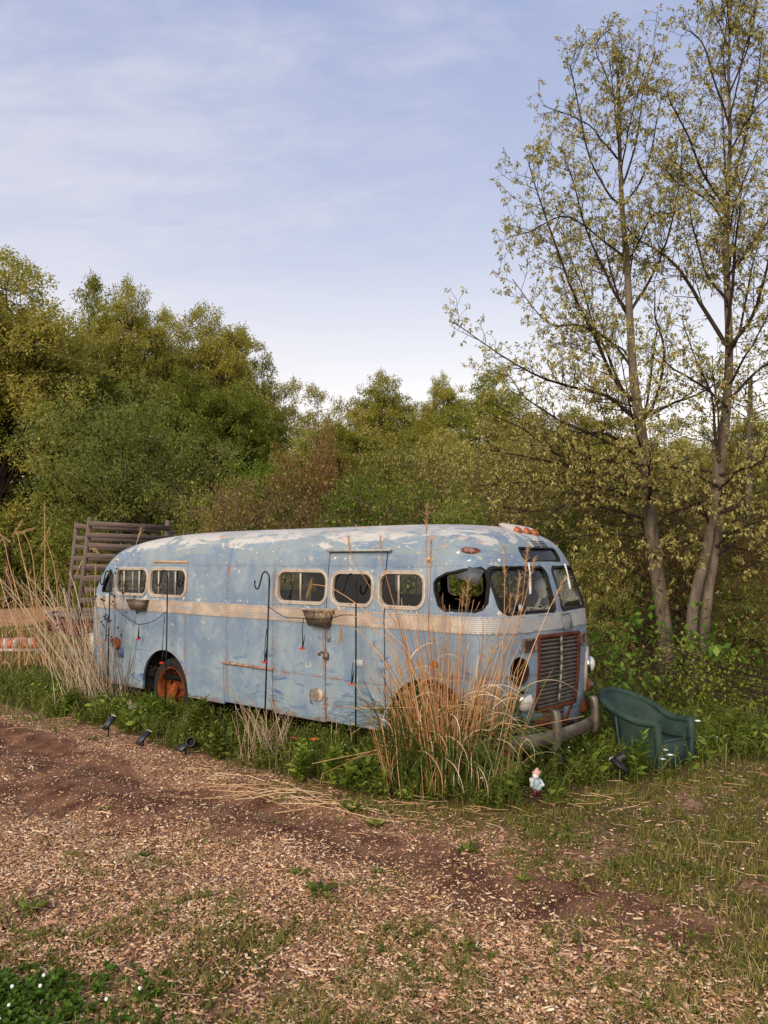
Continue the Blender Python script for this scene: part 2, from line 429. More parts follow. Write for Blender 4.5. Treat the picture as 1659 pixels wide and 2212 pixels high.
def chips(name, X, Y, Lr, Wr, mat, tilt=.35, lift=.0):
    n = len(X); g = Geo(); Z = gh(X, Y) + .004 + rng.uniform(0, .012, n) + lift
    an = rng.uniform(0, 2 * PI, n); D = np.stack([np.cos(an), np.sin(an), rng.normal(0, tilt * .5, n)], -1); D = unit(D)
    Sx = unit(np.cross(D, np.stack([rng.normal(0, tilt, n), rng.normal(0, tilt, n), np.ones(n)], -1))); N = np.cross(Sx, D); N *= np.sign(N[:, 2:3])
    L = rng.uniform(*Lr, n) * rng.uniform(.5, 1.3, n); W = rng.uniform(*Wr, n); Hh = W * rng.uniform(.15, .4, n)
    P = np.stack([X, Y, Z], -1); c = []
    for a, b in ((-1, -1), (1, -1), (1, 1), (-1, 1)):
        tp = 1 - .45 * (a > 0) * rng.uniform(0, 1, n); c.append(P + D * (a * L / 2)[:, None] + Sx * (b * W / 2 * tp)[:, None])
    top = [v + N * Hh[:, None] for v in c]; V = np.stack(c + top, 1).reshape(-1, 3); b = np.arange(n)[:, None] * 8
    Q = np.concatenate([b + np.array(f) for f in ([4, 5, 6, 7], [0, 1, 5, 4], [1, 2, 6, 5], [2, 3, 7, 6], [3, 0, 4, 7])])
    g.add(V, Q); o = g.build(name, mat); return kind(o, 'stuff')
X, Y = scatter(70000, chip_m, -6, 4, 2.6, 9.5, 5)
chips('wood_chips', X, Y, (.006, .045), (.003, .014), M_CHIP, .5, -.003)
X, Y = scatter(60000, lambda x, y: np.clip(chip_m(x, y) + .25 * soil_m(x, y) * (y < 8), 0, 1), -6, 4, 2.6, 8.5, 5)
chips('fine_chip_litter', X, Y, (.003, .014), (.002, .006), M_CHIP, .4, -.002)
X, Y = scatter(170, chip_m, -4, 3, 2.6, 7)
o = chips('bark_strips', X, Y, (.05, .12), (.008, .022), M_CHIP, .3, -.002)

def straw(name, X, Y, Lr, mat, wid=.004, main=None):
    n = len(X); g = Geo(); an = rng.uniform(0, 2 * PI, n) if main is None else rng.normal(main, .5, n); L = rng.uniform(*Lr, n); s = np.linspace(-.5, .5, 4)
    bend = rng.normal(0, .05, n)
    P = np.stack([X[:, None] + np.cos(an)[:, None] * L[:, None] * s - np.sin(an)[:, None] * (bend * L)[:, None] * (s * s * 4),
                  Y[:, None] + np.sin(an)[:, None] * L[:, None] * s + np.cos(an)[:, None] * (bend * L)[:, None] * (s * s * 4), np.zeros((n, 4))], -1)
    P[..., 2] = gh(P[..., 0], P[..., 1]) + .012 + rng.uniform(0, .03, n)[:, None] + (rng.normal(0, .005, (n, 4)))
    tubes(g, P, np.full((n, 4), wid) * rng.uniform(.6, 1.4, n)[:, None], 3); return kind(g.build(name, mat), 'stuff')
def straw_m(x, y):
    e = y - np.interp(x, WB[:, 0], WB[:, 1]); return np.exp(-((e + .12) / .35) ** 2) * (1 - .6 * sstep(.6, 2.0, x)) + .04 * sstep(0, 2, x)
X, Y = scatter(420, straw_m, -5.5, 4, 4, 10, 7)
straw('dry_straw', X, Y, (.05, .30), M_DRY, .0024, -.35)
X = rng.normal(-.6, .5, 34); Y = 6.15 - .62 * (X + .6) + rng.normal(0, .12, 34); straw('cut_reed_stalks', X, Y, (.25, .8), M_DRY, .0032, -.5)
X, Y = scatter(520, lambda x, y: .12 + .4 * grass_m(x, y), -3, 4, 2.6, 9, 5)
straw('dead_grass_litter', X, Y, (.03, .17), M_DRY2, .0013)

def blades(name, X, Y, Hr, mat, wid=.004, lean=.5, scl=None, k=4):
    n = len(X); g = Geo(); h = rng.uniform(*Hr, n) * (1 if scl is None else scl); an = rng.uniform(0, 2 * PI, n); ln = rng.uniform(.1, lean, n); s = np.linspace(0, 1, k)
    out = (ln * h)[:, None] * (s ** 1.7); up = h[:, None] * (s - .25 * ln[:, None] * s ** 2.5)
    P = np.stack([X[:, None] + np.cos(an)[:, None] * out, Y[:, None] + np.sin(an)[:, None] * out, gh(X, Y)[:, None] - .005 + up], -1)
    W = wid * (.5 + h / np.mean(h) * .5)[:, None] * np.array([.8, 1, .75, .08])[None, :k]
    a2 = an + PI / 2 + rng.normal(0, .5, n); ribbons(g, P, W, np.stack([np.cos(a2), np.sin(a2), np.zeros(n)], -1)); return kind(g.build(name, mat), 'stuff')
# leafy ground cover along the bus and round the chair
def cover(name, X, Y, Hr, mat, nl=9, L=(.035, .08), ar=.36, hs=None):
    n = len(X); g = Geo(); h = rng.uniform(*Hr, n) * (1 if hs is None else hs); z0 = gh(X, Y); an = rng.uniform(0, 2 * PI, n); ln = rng.uniform(0, .3, n)
    s = np.linspace(0, 1, 3); P = np.stack([X[:, None] + np.cos(an)[:, None] * (ln * h)[:, None] * s ** 1.5, Y[:, None] + np.sin(an)[:, None] * (ln * h)[:, None] * s ** 1.5, z0[:, None] + h[:, None] * s], -1)
    tubes(g, P, np.full((n, 3), .0022), 3)
    f = np.tile(np.linspace(.25, 1, nl), n); i = np.repeat(np.arange(n), nl); B = P[i, 0] * (1 - f)[:, None] + P[i, 2] * f[:, None]
    ph = an[i] + np.tile(np.arange(nl) * 2.4, n) + rng.normal(0, .3, n * nl); D = np.stack([np.cos(ph), np.sin(ph), .15 + .7 * f + rng.normal(0, .3, n * nl)], -1)
    Ln = rng.uniform(*L, n * nl) * (1.15 - .5 * f) * (.6 + .8 * (h / np.mean(h)))[i].clip(.5, 1.5); leaves(g, B, D, Ln, Ln * ar); return kind(g.build(name, mat), 'stuff')
def gr_d(x, y): return grass_m(x, y) * (1 - weed_m(x, y)) * (.25 + .75 * sstep(.4, .62, fbm(x * 5, y * 5, 51)))
X, Y = scatter(13000, gr_d, -6.5, 5.5, 2.5, 11, 6); k = rng.integers(6, 20, len(X)); X = np.repeat(X, k); Y = np.repeat(Y, k); X = X + rng.normal(0, .022, len(X)); Y = Y + rng.normal(0, .022, len(Y))
blades('short_grass', X, Y, (.012, .06), M_GRASS, .0042, 1.3)
X, Y = scatter(2600, lambda x, y: gr_d(x, y) * sstep(.45, .55, fbm(x * 3.3, y * 3.3, 57)), -6.5, 5.5, 2.5, 11, 6); cover('low_clover_cover', X, Y, (.015, .05), leafmat('low_leaf', ['#3f4c16', '#586422', '#757c34'], .25), 7, (.012, .028), .6)
X, Y = scatter(9000, lambda x, y: clear_m(x, y) * weed_m(x, y) * (~under_bus(x, y, -.25)), -7, 6, 5.5, 13, 12); blades('tall_grass', X, Y, (.08, .34), leafmat('tall_grass_blade', ['#333f10', '#525e22', '#757838', '#a39a5c'], .3), .007, .8)
X, Y = scatter(2600, lambda x, y: sstep(1.2, 2.2, x) * (1 - sstep(4.6, 5.4, y)) * sstep(.42, .6, fbm(x * 2, y * 2, 61)), .9, 4, 2.8, 5.6, 9)
blades('pale_tufted_grass', X, Y, (.03, .13), leafmat('pale_blade', ['#5c5a26', '#7f7438', '#a08c52', '#bca874'], .25), .004, .9)
X = rng.uniform(-13, -3.5, 26000); Y = rng.uniform(8.5, 26, 26000); k = (path_m(X, Y) < .3) & (soil_m(X, Y) < .3) & (X > -.62 * Y - 1.5) & ~under_bus(X, Y); X, Y = X[k], Y[k]
blades('lawn_grass', X, Y, (.04, .15), leafmat('lawn_blade', ['#3e4c14', '#586824', '#757c34'], .25), .012, .9)

def cov_d(x, y): return clear_m(x, y) * weed_m(x, y) * (~under_bus(x, y, -.12)) * (.3 + .7 * sstep(.38, .55, fbm(x * 3, y * 3, 71))) * (1 - .35 * sstep(1.4, 2.4, x)) * (1 - .8 * sstep(8.3, 9.5, y) * sstep(1.5, 2.2, x))
X, Y = scatter(6500, cov_d, -6, 4.2, 5.6, 11.5, 12); hs = .55 + .6 * sstep(0, .9, Y - np.interp(X, WB[:, 0], WB[:, 1]))
cover('leafy_ground_cover', X, Y, (.10, .30), M_GREEN, 12, (.022, .055), .32, hs=hs * .85)
X, Y = scatter(2600, lambda x, y: cov_d(x, y) * sstep(.5, .58, fbm(x * 2.1, y * 2.1, 79)), -6, 4.2, 5.6, 11.5, 12)
cover('feathery_ground_cover', X, Y, (.12, .34), leafmat('feathery_leaf', ['#4a5a1c', '#66762c', '#858f42'], .3), 22, (.018, .04), .2)
X, Y = scatter(900, lambda x, y: cov_d(x, y) * sstep(.5, .6, fbm(x * 1.7, y * 1.7, 75)), -6, 4.2, 5.6, 11.5, 12)
cover('broad_leaved_ground_cover', X, Y, (.08, .30), M_GREEN2, 9, (.04, .085), .5)
X = rng.normal(-1.85, .34, 1500); Y = rng.normal(3.30, .17, 1500)
cover('clover_patch', X, Y, (.015, .045), leafmat('clover_leaf', ['#2f4a12', '#46641c', '#5c7a28'], .25), 7, (.016, .03), .8)
g = Geo(); k = rng.choice(1500, 42, replace=False)
for x, y in zip(X[k], Y[k]): g.lathe([(.001, 0), (.006, .003), (.0085, .009), (.006, .015), (.001, .017)], 7, Matrix.Translation((x, y, gh(x, y) + rng.uniform(.035, .06))))
kind(g.build('clover_blossoms', M_WHITEPET, None, True), 'stuff')
# ------------------------------------------------------------------ THE BUS
# body profile: height, half width, front end, rear end, front corner length, rear corner length
PT = np.array([
[.31, .985, 1.40, -5.06, .50, .55], [.60, 1.0, 1.45, -5.17, .50, .58], [1.0, 1.01, 1.48, -5.21, .50, .62], [1.42, 1.01, 1.46, -5.19, .52, .66],
[1.62, 1.0, 1.42, -5.13, .57, .72], [1.82, .985, 1.35, -5.02, .62, .82], [1.95, .965, 1.29, -4.89, .66, .92], [2.05, .925, 1.22, -4.72, .70, 1.02],
[2.13, .855, 1.12, -4.44, .76, 1.15], [2.19, .75, .97, -4.08, .82, 1.2], [2.235, .59, .74, -3.58, .85, 1.2], [2.255, .40, .42, -2.95, .7, 1.0],
[2.262, .19, .06, -2.3, .4, .6], [2.265, .02, -.3, -1.9, .1, .1]])
def dense(T, n=5):
    P = np.vstack([2 * T[0] - T[1], T, 2 * T[-1] - T[-2]]); out = []
    for i in range(1, len(P) - 2):
        p0, p1, p2, p3 = P[i - 1:i + 3]
        for s in np.linspace(0, 1, n, endpoint=False):
            out.append(.5 * ((2 * p1) + (-p0 + p2) * s + (2 * p0 - 5 * p1 + 4 * p2 - p3) * s * s + (-p0 + 3 * p1 - 3 * p2 + p3) * s ** 3))
    out.append(T[-1]); return np.array(out)
PD = dense(PT, 5); PD[-1] = PT[-1]; NE = 2.8
def prof(z): return [np.interp(z, PD[:, 0], PD[:, k]) for k in range(1, 6)]
def side_y(x, z):                                           # half width of the body at (x, z)
    w_, f, r, lf, lr = prof(z)
    qf = np.clip((x - (f - lf)) / lf, 0, 1); qr = np.clip(((r + lr) - x) / lr, 0, 1)
    return w_ * (1 - qf ** NE) ** (1 / NE) * (1 - qr ** NE) ** (1 / NE)
def front_x(y, z):
    w_, f, r, lf, lr = prof(z); return f - lf + lf * (1 - np.clip(np.abs(y) / w_, 0, 1) ** NE) ** (1 / NE)
def rear_x(y, z):
    w_, f, r, lf, lr = prof(z); return r + lr - lr * (1 - np.clip(np.abs(y) / w_, 0, 1) ** NE) ** (1 / NE)
def ring(w_, f, r, lf, lr, ns=46, nc=26):
    """outline of the body seen from above, counter-clockwise from the rear of the near side"""
    xs = np.linspace(r + lr, f - lf, ns); A = np.linspace(-PI / 2, PI / 2, 2 * nc + 1)[1:-1]
    sg = lambda a: np.sign(a) * np.abs(a) ** (2 / NE)
    fr = np.stack([f - lf + lf * np.cos(A) ** (2 / NE), w_ * sg(np.sin(A))], -1)
    re = np.stack([r + lr - lr * np.cos(A) ** (2 / NE), -w_ * sg(np.sin(A))], -1)
    return np.vstack([np.stack([xs, np.full(ns, -w_)], -1), fr, np.stack([xs[::-1], np.full(ns, w_)], -1), re])

bus = thing('abandoned_bus', 'derelict vintage bus with peeling pale blue paint and a cream belt stripe, sunk in weeds', 'bus', tuple(BO), -(PI / 2 - TH))

# --- paint: blue base, scuffs, peeled roof, seams and rust (object space of the body = bus space)
SEAMS = [-2.80, -2.05, -1.30, -.56]; SEAMS_UP = [-4.02, -3.86, .62]
def paint(t):
    o = t.co(); x, y, z = t.xyz(o)
    n1 = t.noise(o, 1.3, 5, .6); n2 = t.noise(o, 5.5, 6, .62); n3 = t.noise(t.map(o, (1, 1, 3)), 9, 6, .65, .6); ns = t.noise(t.map(o, (1.2, 1.2, 5)), 3.2, 6, .65, 1.2); nf = t.noise(o, 38, 4, .6)
    c = t.mix(n1.step(.38, .62), lin('#6b7e92'), lin('#83919b')); c = t.mix(n2.step(.45, .70) * .6, c, lin('#929fa5')); c = t.mix(t.noise(t.map(o, (2.2, 2.2, .7)), 4.5, 7, .68).step(.50, .66) * .45, c, lin('#566e90'))
    low = z.step(1.25, .45); c = t.mix(low * .55 * n2.step(.25, .6), c, lin('#8a9aa0'))                  # chalky lower panels
    up = t.noise(t.map(o, (.8, 1, 3.5)), 2.6, 5, .6, .8)
    c = t.mix((up + z * .35 + -.70).step(.42, .56) * z.step(1.80, 1.98), c, lin('#838f93'))              # grey green undercoat on the roof
    sc_ = t.noise(t.map(o, (.9, .9, 2.2), rot=(0, .5, 0)), 3.4, 7, .7, 1.6)
    c = t.mix((sc_ + low * .08).step(.58, .70) * z.lt(1.27) * .78 * n1.step(.35, .6), c, lin('#385685'))                     # dark blue scuffs
    drip = t.noise(t.map(o, (9, 9, .5)), 2.0, 4, .7); c = t.mix(drip.step(.6, .8) * z.lt(1.26) * .35, c, lin('#4f6f9c'))
    peel = t.noise(t.map(o, (.55, 1.2, 2.6)), 2.3, 8, .68, 1.4)
    c = t.mix((peel + (z + -2.05) * 1.1).step(.56, .60) * z.step(1.92, 2.02), c, lin('#b9b6ae'))         # bare cream where the roof paint is gone
    c = t.mix((t.noise(t.map(o, (.5, 1, 2)), 6, 7, .7, 1.) + (z + -2.12) * 1.3).step(.58, .63) * z.step(1.98, 2.1), c, lin('#a3a2a0'))
    c = t.mix(t.noise(t.map(o, (1.2, 1, 4)), 5, 4, .5, .5).step(.66, .69) * z.gt(2.0) * .7, c, lin('#c98f62'))
    fl = t.noise(t.map(o, (1, 1, 1.6)), 14, 5, .6); c = t.mix(fl.step(.665, .68) * z.gt(1.44), c, lin('#dcd9d2'))   # flaked white chips
    c = t.mix(t.noise(o, 11, 5, .6, .7).step(.665, .68) * .85, c, lin('#b9ab92'))
    s = None                                                # panel seams with rust bleeding from them
    for a in SEAMS:
        q = (x + -a).abs(); s = q if s is None else s.min(q)
    s = s.max(z.gt(1.82) * -1.0 + 0.0) if False else s
    su = None
    for a in SEAMS_UP:
        q = (x + -a).abs(); su = q if su is None else su.min(q)
    s = s.min(su + z.lt(1.85))
    hz = [((z + -.748).abs(), x.gt(-1.31) * x.lt(.2)), ((z + -.90).abs(), x.gt(.62)), ((z + -1.835).abs(), x.gt(-5.2) * x.lt(.75)), ((z + -.79).abs(), x.lt(-3.5))]
    line = s.lt(.0055)
    for q, lim in hz: line = line.max(q.lt(.005) * lim)
    rust = (s * -1.0 + .045 + (nf + -.5) * .09).step(.0, .03)
    for q, lim in hz[:2]: rust = rust.max((q * -1.0 + .03 + (nf + -.5) * .07).step(0, .02) * lim)
    c = t.mix(rust * n2.step(.42, .64) * .7 * z.lt(1.84), c, lin('#8d6a55')); c = t.mix(line * n3.step(.38, .54) * (z * -1.0 + 2.6).min(1.0) * .5, c, lin('#453c38'))
    rs = t.noise(t.map(o, (14, 14, .35)), 2.2, 5, .75); under = ((z * -1.0 + 1.27).step(0, .02) * (z + -1.27).step(-.35, 0)).max((z * -1.0 + .745).step(0, .02) * (z + -.745).step(-.3, 0) * x.gt(-2.2) * x.lt(.25)).max((z * -1.0 + 1.45).step(0, .01) * (z + -1.45).step(-.06, 0))
    c = t.mix(rs.step(.58, .75) * under * .55, c, lin('#8a6f5c')); c = t.mix(t.noise(t.map(o, (30, 30, 1.4)), 3, 4, .7).step(.62, .72) * z.lt(1.8) * .25, c, lin('#4c6486'))
    sr = t.noise(t.map(o, (.8, .8, 40), rot=(0, .12, 0)), 3, 3, .7).step(.70, .74) * t.noise(o, 2.1, 2).step(.5, .62); c = t.mix(sr * .6, c, lin('#c9cdca'))
    edge = (z * -1.0 + .37 + (n2 + -.5) * .22).step(0, .05); c = t.mix(edge * .8, c, lin('#7a6a60')); c = t.mix(edge * n3.step(.5, .6) * .7, c, lin('#4a3328'))
    dg = t.voro(t.map(o, (1, 1, 1)), 9); dgs = S(t.nt, dg).lt(.055) * t.noise(o, 2.3, 3).step(.46, .56) * z.lt(1.85); c = t.mix(dgs * .8, c, lin('#3d3a3c'))
    ch = t.noise(t.map(o, (1, 1, 1.3)), 7.5, 8, .72, .4).step(.635, .65) * z.lt(1.3); c = t.mix(ch * .75, c, lin('#a5a294')); c = t.mix(t.noise(t.map(o, (1, 1, 1.2), (4, 2, 1)), 10, 8, .72, .3).step(.665, .68) * .85, c, lin('#6d5647'))
    gr = t.noise(t.map(o, (1, 1, .45), (7, 3, 2)), 1.9, 7, .65).step(.5, .75); c = t.mix(gr * .30, c, lin('#6b6f70'))
    rv = (s.gt(.011) * s.lt(.019) * ((z * 24.0).frac() + -.5).abs().lt(.17)).max((z + -1.43).abs().lt(.005) * ((x * 24.0).frac() + -.5).abs().lt(.17)).max((z + -1.255).abs().lt(.005) * ((x * 24.0).frac() + -.5).abs().lt(.17)).max((z + -1.85).abs().lt(.005) * ((x * 24.0).frac() + -.5).abs().lt(.17))
    c = t.mix(rv * n2.step(.3, .5) * .5, c, lin('#4c4a4a'))
    wp = t.mix((t.noise(o, 17, 4, .6, .4) + z.gt(1.40) * .0).step(.60, .64) * (z + -1.43).abs().lt(.035), c, lin('#c9bfb2')); c = wp
    return c
PAINT = pbr('weathered_blue_paint', paint, lambda t: t.noise(t.co(), 6, 4, .6) * .35 + .38, spec=.35, bump=lambda t: (t.noise(t.co(), 2.6, 4, .5) * .9 + t.noise(t.co(), 24, 4, .6) * .15, .45, .035))
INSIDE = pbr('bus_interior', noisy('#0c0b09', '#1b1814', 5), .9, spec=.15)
ALU = pbr('cream_window_frame', noisy('#8f8073', '#bdaf9f', 9, 6, '#a3998f'), .5, .15)
RUBBER = pbr('black_rubber', noisy('#0b0b0b', '#1d1c1a', 20), .75, spec=.3)
RUST = pbr('rust', noisy('#2c140c', '#7c3d1c', 8, 8, '#a8622f'), .85, spec=.2, bump=lambda t: (t.noise(t.co(), 40, 6, .7), .6, .01))
RUSTRED = pbr('red_oxide_paint', noisy('#38160e', '#64301f', 8, 6, '#5c3828'), .75, spec=.25)
CHROME = pbr('tarnished_chrome', noisy('#8d8a84', '#d5d2cb', 12), .22, 1.0)
DULL = pbr('dull_bumper_metal', noisy('#463b31', '#74675a', 7, 7, '#8d8173'), .5, .35)
DARK = pbr('dark_metal', noisy('#0d0c0b', '#211d1a', 9), .7)
GREYM = pbr('grey_painted_metal', noisy('#5c6065', '#8d9194', 6, 5), .6)
def stripe_col(t):
    o = t.co(); x, y, z = t.xyz(o); n = t.noise(t.map(o, (1, 1, 6)), 3.5, 6, .65, .6)
    c = t.mix(t.noise(o, 5, 5, .6).step(.4, .65), lin('#a29181'), lin('#bfad9b')); c = t.mix(n.step(.54, .63) * .8, c, lin('#7f93a6')); c = t.mix(x.step(.9, 1.25) * .55, c, lin('#a3adb2'))
    riv = ((x * 25.0).frac() + -.5).abs().lt(.16) * ((z + -1.405).abs().lt(.005)).max((z + -1.279).abs().lt(.005)); c = t.mix(riv * .6, c, lin('#5a4f4a'))
    return t.mix((((z + -1.268) * 62.0).frac() + -.5).abs().gt(.43) * .13, c, lin('#85776c'))
STRIPE = pbr('ribbed_cream_band', stripe_col, .5, .1)

def glass_mat(name, tint, dirt, op=.12):
    m, t, out = new_mat(name)
    tr = t.node('ShaderNodeBsdfTransparent'); tr.inputs[0].default_value = tint
    gl = t.node('ShaderNodeBsdfGlossy'); gl.inputs[1].default_value = .06; gl.inputs[0].default_value = (.9, .9, .9, 1)
    lw = t.node('ShaderNodeLayerWeight'); lw.inputs[0].default_value = .5; fr = S(t.nt, lw.outputs['Facing']).pow(4.0) * .6 + .035
    a = t.node('ShaderNodeMixShader'); t.link(fr, a.inputs[0]); t.link(tr.outputs[0], a.inputs[1]); t.link(gl.outputs[0], a.inputs[2])
    df = t.node('ShaderNodeBsdfDiffuse'); df.inputs[0].default_value = dirt
    b = t.node('ShaderNodeMixShader'); t.link(t.noise(t.map(t.co(), (1, 1, .6)), 5, 6, .65).step(.40, .85) * op * 2.2, b.inputs[0])
    t.link(a.outputs[0], b.inputs[1]); t.link(df.outputs[0], b.inputs[2]); t.link(b.outputs[0], out.inputs[0]); return m
GLASS = glass_mat('dusty_glass', (.86, .9, .86, 1), lin('#8d9088'), .05)
WSGLASS = glass_mat('windscreen_glass', (.93, .95, .92, 1), lin('#7f8878'), .05)
DARKGLASS = glass_mat('dark_glass', (.06, .06, .06, 1), lin('#3a3a36'), .2)

# --- shell
rings = [ring(*row[1:]) for row in PD]; NR = len(rings[0])
V = np.concatenate([np.column_stack([r_, np.full(NR, row[0])]) for r_, row in zip(rings, PD)])
g = Geo(); i = np.arange(NR); Q = []
for k in range(len(PD) - 1): Q.append(np.stack([k * NR + i, k * NR + (i + 1) % NR, (k + 1) * NR + (i + 1) % NR, (k + 1) * NR + i], -1))
g.add(V, np.concatenate(Q)); g.G.append(list(range((len(PD) - 1) * NR, len(PD) * NR)))
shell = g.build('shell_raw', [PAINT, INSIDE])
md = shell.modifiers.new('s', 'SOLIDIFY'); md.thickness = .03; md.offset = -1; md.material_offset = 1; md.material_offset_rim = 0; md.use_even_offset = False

def rrect(x0, x1, z0, z1, r, n=6):
    """rounded rectangle, counter-clockwise; r is one radius or four (lower left, lower right, upper right, upper left)"""
    R = [r] * 4 if np.isscalar(r) else r; out = []
    for (cx_, cz_, a0), rr in zip(((x0, z0, 180), (x1, z0, 270), (x1, z1, 0), (x0, z1, 90)), R):
        ox = cx_ + rr * (1 if a0 in (180, 90) else -1); oz = cz_ + rr * (1 if a0 in (180, 270) else -1)
        for k in range(n + 1):
            a = math.radians(a0 + 90 * k / n); out.append((ox + rr * math.cos(a), oz + rr * math.sin(a)))
    return np.array(out)
def inset(P, d):
    """move a closed outline inwards by d"""
    T = unit(np.roll(P, -1, 0) - np.roll(P, 1, 0)); return P + np.stack([-T[:, 1], T[:, 0]], -1) * d
def prism(g, P, lo, hi, ax):
    """solid with outline P in (x,z) along y, or in (y,z) along x"""
    n = len(P)
    f = (lambda u, v, q: (u, q, v)) if ax == 'y' else (lambda u, v, q: (q, u, v))
    V = [f(u, v, lo) for u, v in P] + [f(u, v, hi) for u, v in P]
    F = [list(range(n)), list(range(2 * n - 1, n - 1, -1))] + [[(j + 1) % n, j, j + n, (j + 1) % n + n] for j in range(n)]
    if ax == 'x': F = [f_[::-1] for f_ in F]
    g.poly(V, F)
def boolean(src, cutter, op='DIFFERENCE'):
    m = src.modifiers.new('b', 'BOOLEAN'); m.operation = op; m.object = cutter; m.solver = 'EXACT'; m.use_self = True
    dg = bpy.context.evaluated_depsgraph_get(); dg.update(); me = bpy.data.meshes.new_from_object(src.evaluated_get(dg)); src.modifiers.remove(m); return me
def finish(me, name, parent, ang=32):
    me.name = name; me.polygons.foreach_set('use_smooth', np.ones(len(me.polygons), bool)); me.set_sharp_from_angle(angle=math.radians(ang)); return link(name, me, parent)

# window outlines (outer edge of their frames) on the side, x and z
SIDE_WIN = {'A': (-4.33, -3.585, 1.447, 1.81), 'B': (-3.575, -2.80, 1.447, 1.81), 'C': (-1.275, -.522, 1.448, 1.81), 'D': (-.49, .075, 1.450, 1.80), 'E': (.11, .675, 1.448, 1.806)}
wouts = {k: rrect(*v, .125) for k, v in SIDE_WIN.items()}
quarter = np.array([(-4.385, 1.485), (-4.37, 1.54), (-4.38, 1.70), (-4.42, 1.765), (-4.48, 1.75), (-4.56, 1.66), (-4.61, 1.55), (-4.62, 1.49), (-4.60, 1.475), (-4.40, 1.475)])
cabw = np.array([(.88, 1.452), (1.17, 1.452), (1.225, 1.475), (1.25, 1.53), (1.235, 1.70), (1.20, 1.80), (1.15, 1.84), (1.03, 1.825), (.88, 1.79), (.79, 1.745), (.755, 1.70), (.765, 1.62), (.81, 1.50)])[::1]
wsL = rrect(-.83, -.055, 1.425, 1.845, [.10, .06, .09, .09]); wsR = rrect(.055, .83, 1.425, 1.845, [.06, .10, .09, .09])
dest = rrect(-.36, .36, 1.885, 2.02, .05)
grille_o = np.array([(-.415, .575), (.355, .555), (.40, 1.205), (-.40, 1.222)]); backw = rrect(-.5, .5, 1.45, 1.78, .1)
cut = Geo()
for k, P in wouts.items():
    q = inset(P, .03); prism(cut, q, -1.5, -.4, 'y')
    prism(cut, q, .4, 1.5, 'y')
for P in (quarter, cabw): prism(cut, P, -1.5, -.45, 'y'); prism(cut, P, .45, 1.5, 'y')
for P in (wsL, wsR, grille_o): prism(cut, P, .86, 2, 'x')
prism(cut, dest, .9, 2, 'x'); prism(cut, backw, -6, -4.2, 'x')
def arch(cx_, r_): a = np.linspace(0, PI, 25); return np.vstack([[(cx_ + r_, .1)], np.stack([cx_ + r_ * np.cos(a), .365 + r_ * np.sin(a)], -1), [(cx_ - r_, .1)]])
for P in (arch(-3.22, .456), arch(.70, .49)): prism(cut, P[::-1] if False else P, -1.5, -.7, 'y'); prism(cut, P, .7, 1.5, 'y')
HOLE = [(math.cos(a) * .095 - .665, math.sin(a) * .125 + .945) for a in np.linspace(0, 2 * PI, 20, endpoint=False)]; prism(cut, np.array(HOLE), 1.2, 2, 'x')
DOORP = np.array([(-.545, .325), (.20, .325), (.20, 1.972), (-.52, 1.972)]); HATCH = np.array([(-2.10, .335), (-1.315, .335), (-1.315, .752), (-2.10, .752)])
cutA = cut.build('cutter', []); 
dgap = Geo(); prism(dgap, np.array([(-.557, .2), (.216, .2), (.216, 1.984), (-.532, 1.984)]), -1.5, -.6, 'y'); prism(dgap, np.array([(-2.108, .2), (-1.307, .2), (-1.307, .758), (-2.108, .758)]), -1.5, -.6, 'y'); gapo = dgap.build('gap', [])
me1 = boolean(shell, cutA); full = link('shell_cut', me1)
me2 = boolean(full, gapo); print('BOOL', len(me1.polygons), len(me2.polygons)); body = finish(me2, 'body', bus)
for P, nm in ((DOORP, 'entrance_door'), (HATCH, 'side_hatch')):
    dd = Geo(); prism(dd, P, -1.5, -.6, 'y'); co = dd.build('c', []); mm = boolean(full, co, 'INTERSECT'); o = finish(mm, nm, bus); bpy.data.objects.remove(co)
    if nm == 'entrance_door': door = o
for o in (shell, full, cutA, gapo): bpy.data.objects.remove(o)

# --- things that follow the body surface
def on_side(P, off, s=-1):
    y = s * (side_y(P[:, 0], P[:, 1]) + off); return np.column_stack([P[:, 0], y, P[:, 1]])
def on_front(P, off): return np.column_stack([front_x(P[:, 0], P[:, 1]) + off, P[:, 0], P[:, 1]])
def on_rear(P, off): return np.column_stack([rear_x(P[:, 0], P[:, 1]) - off, P[:, 0], P[:, 1]])
def moulding(name, P, steps, mat, surf, parent):
    """frame swept round outline P: steps = (inset, height above the skin)"""
    g = Geo(); n = len(P)
    V = np.concatenate([surf(inset(P, d_), h_) for d_, h_ in steps]); j = np.arange(n); Q = []
    for k in range(len(steps) - 1): Q.append(np.stack([k * n + j, k * n + (j + 1) % n, (k + 1) * n + (j + 1) % n, (k + 1) * n + j], -1))
    return g.add(V, np.concatenate(Q)).build(name, mat, parent, 40)
def pane(name, P, mat, surf, off, parent):
    c = P.mean(0); n = len(P); L = [c + (P - c) * k for k in (1, .8, .6, .4, .2)]; V = np.concatenate([surf(q, off) for q in L] + [surf(c[None], off)]); j = np.arange(n)
    g = Geo(); Q = [np.stack([k * n + j, k * n + (j + 1) % n, (k + 1) * n + (j + 1) % n, (k + 1) * n + j], -1) for k in range(4)]; g.add(V, np.concatenate(Q))
    for a in range(n): g.G.append([4 * n + a, 4 * n + (a + 1) % n, 5 * n])
    return g.build(name, mat, parent, True)
FR = [(0, -.004), (.002, .009), (.010, .011), (.014, .004), (.021, .004), (.024, .009), (.034, .007), (.038, -.03)]
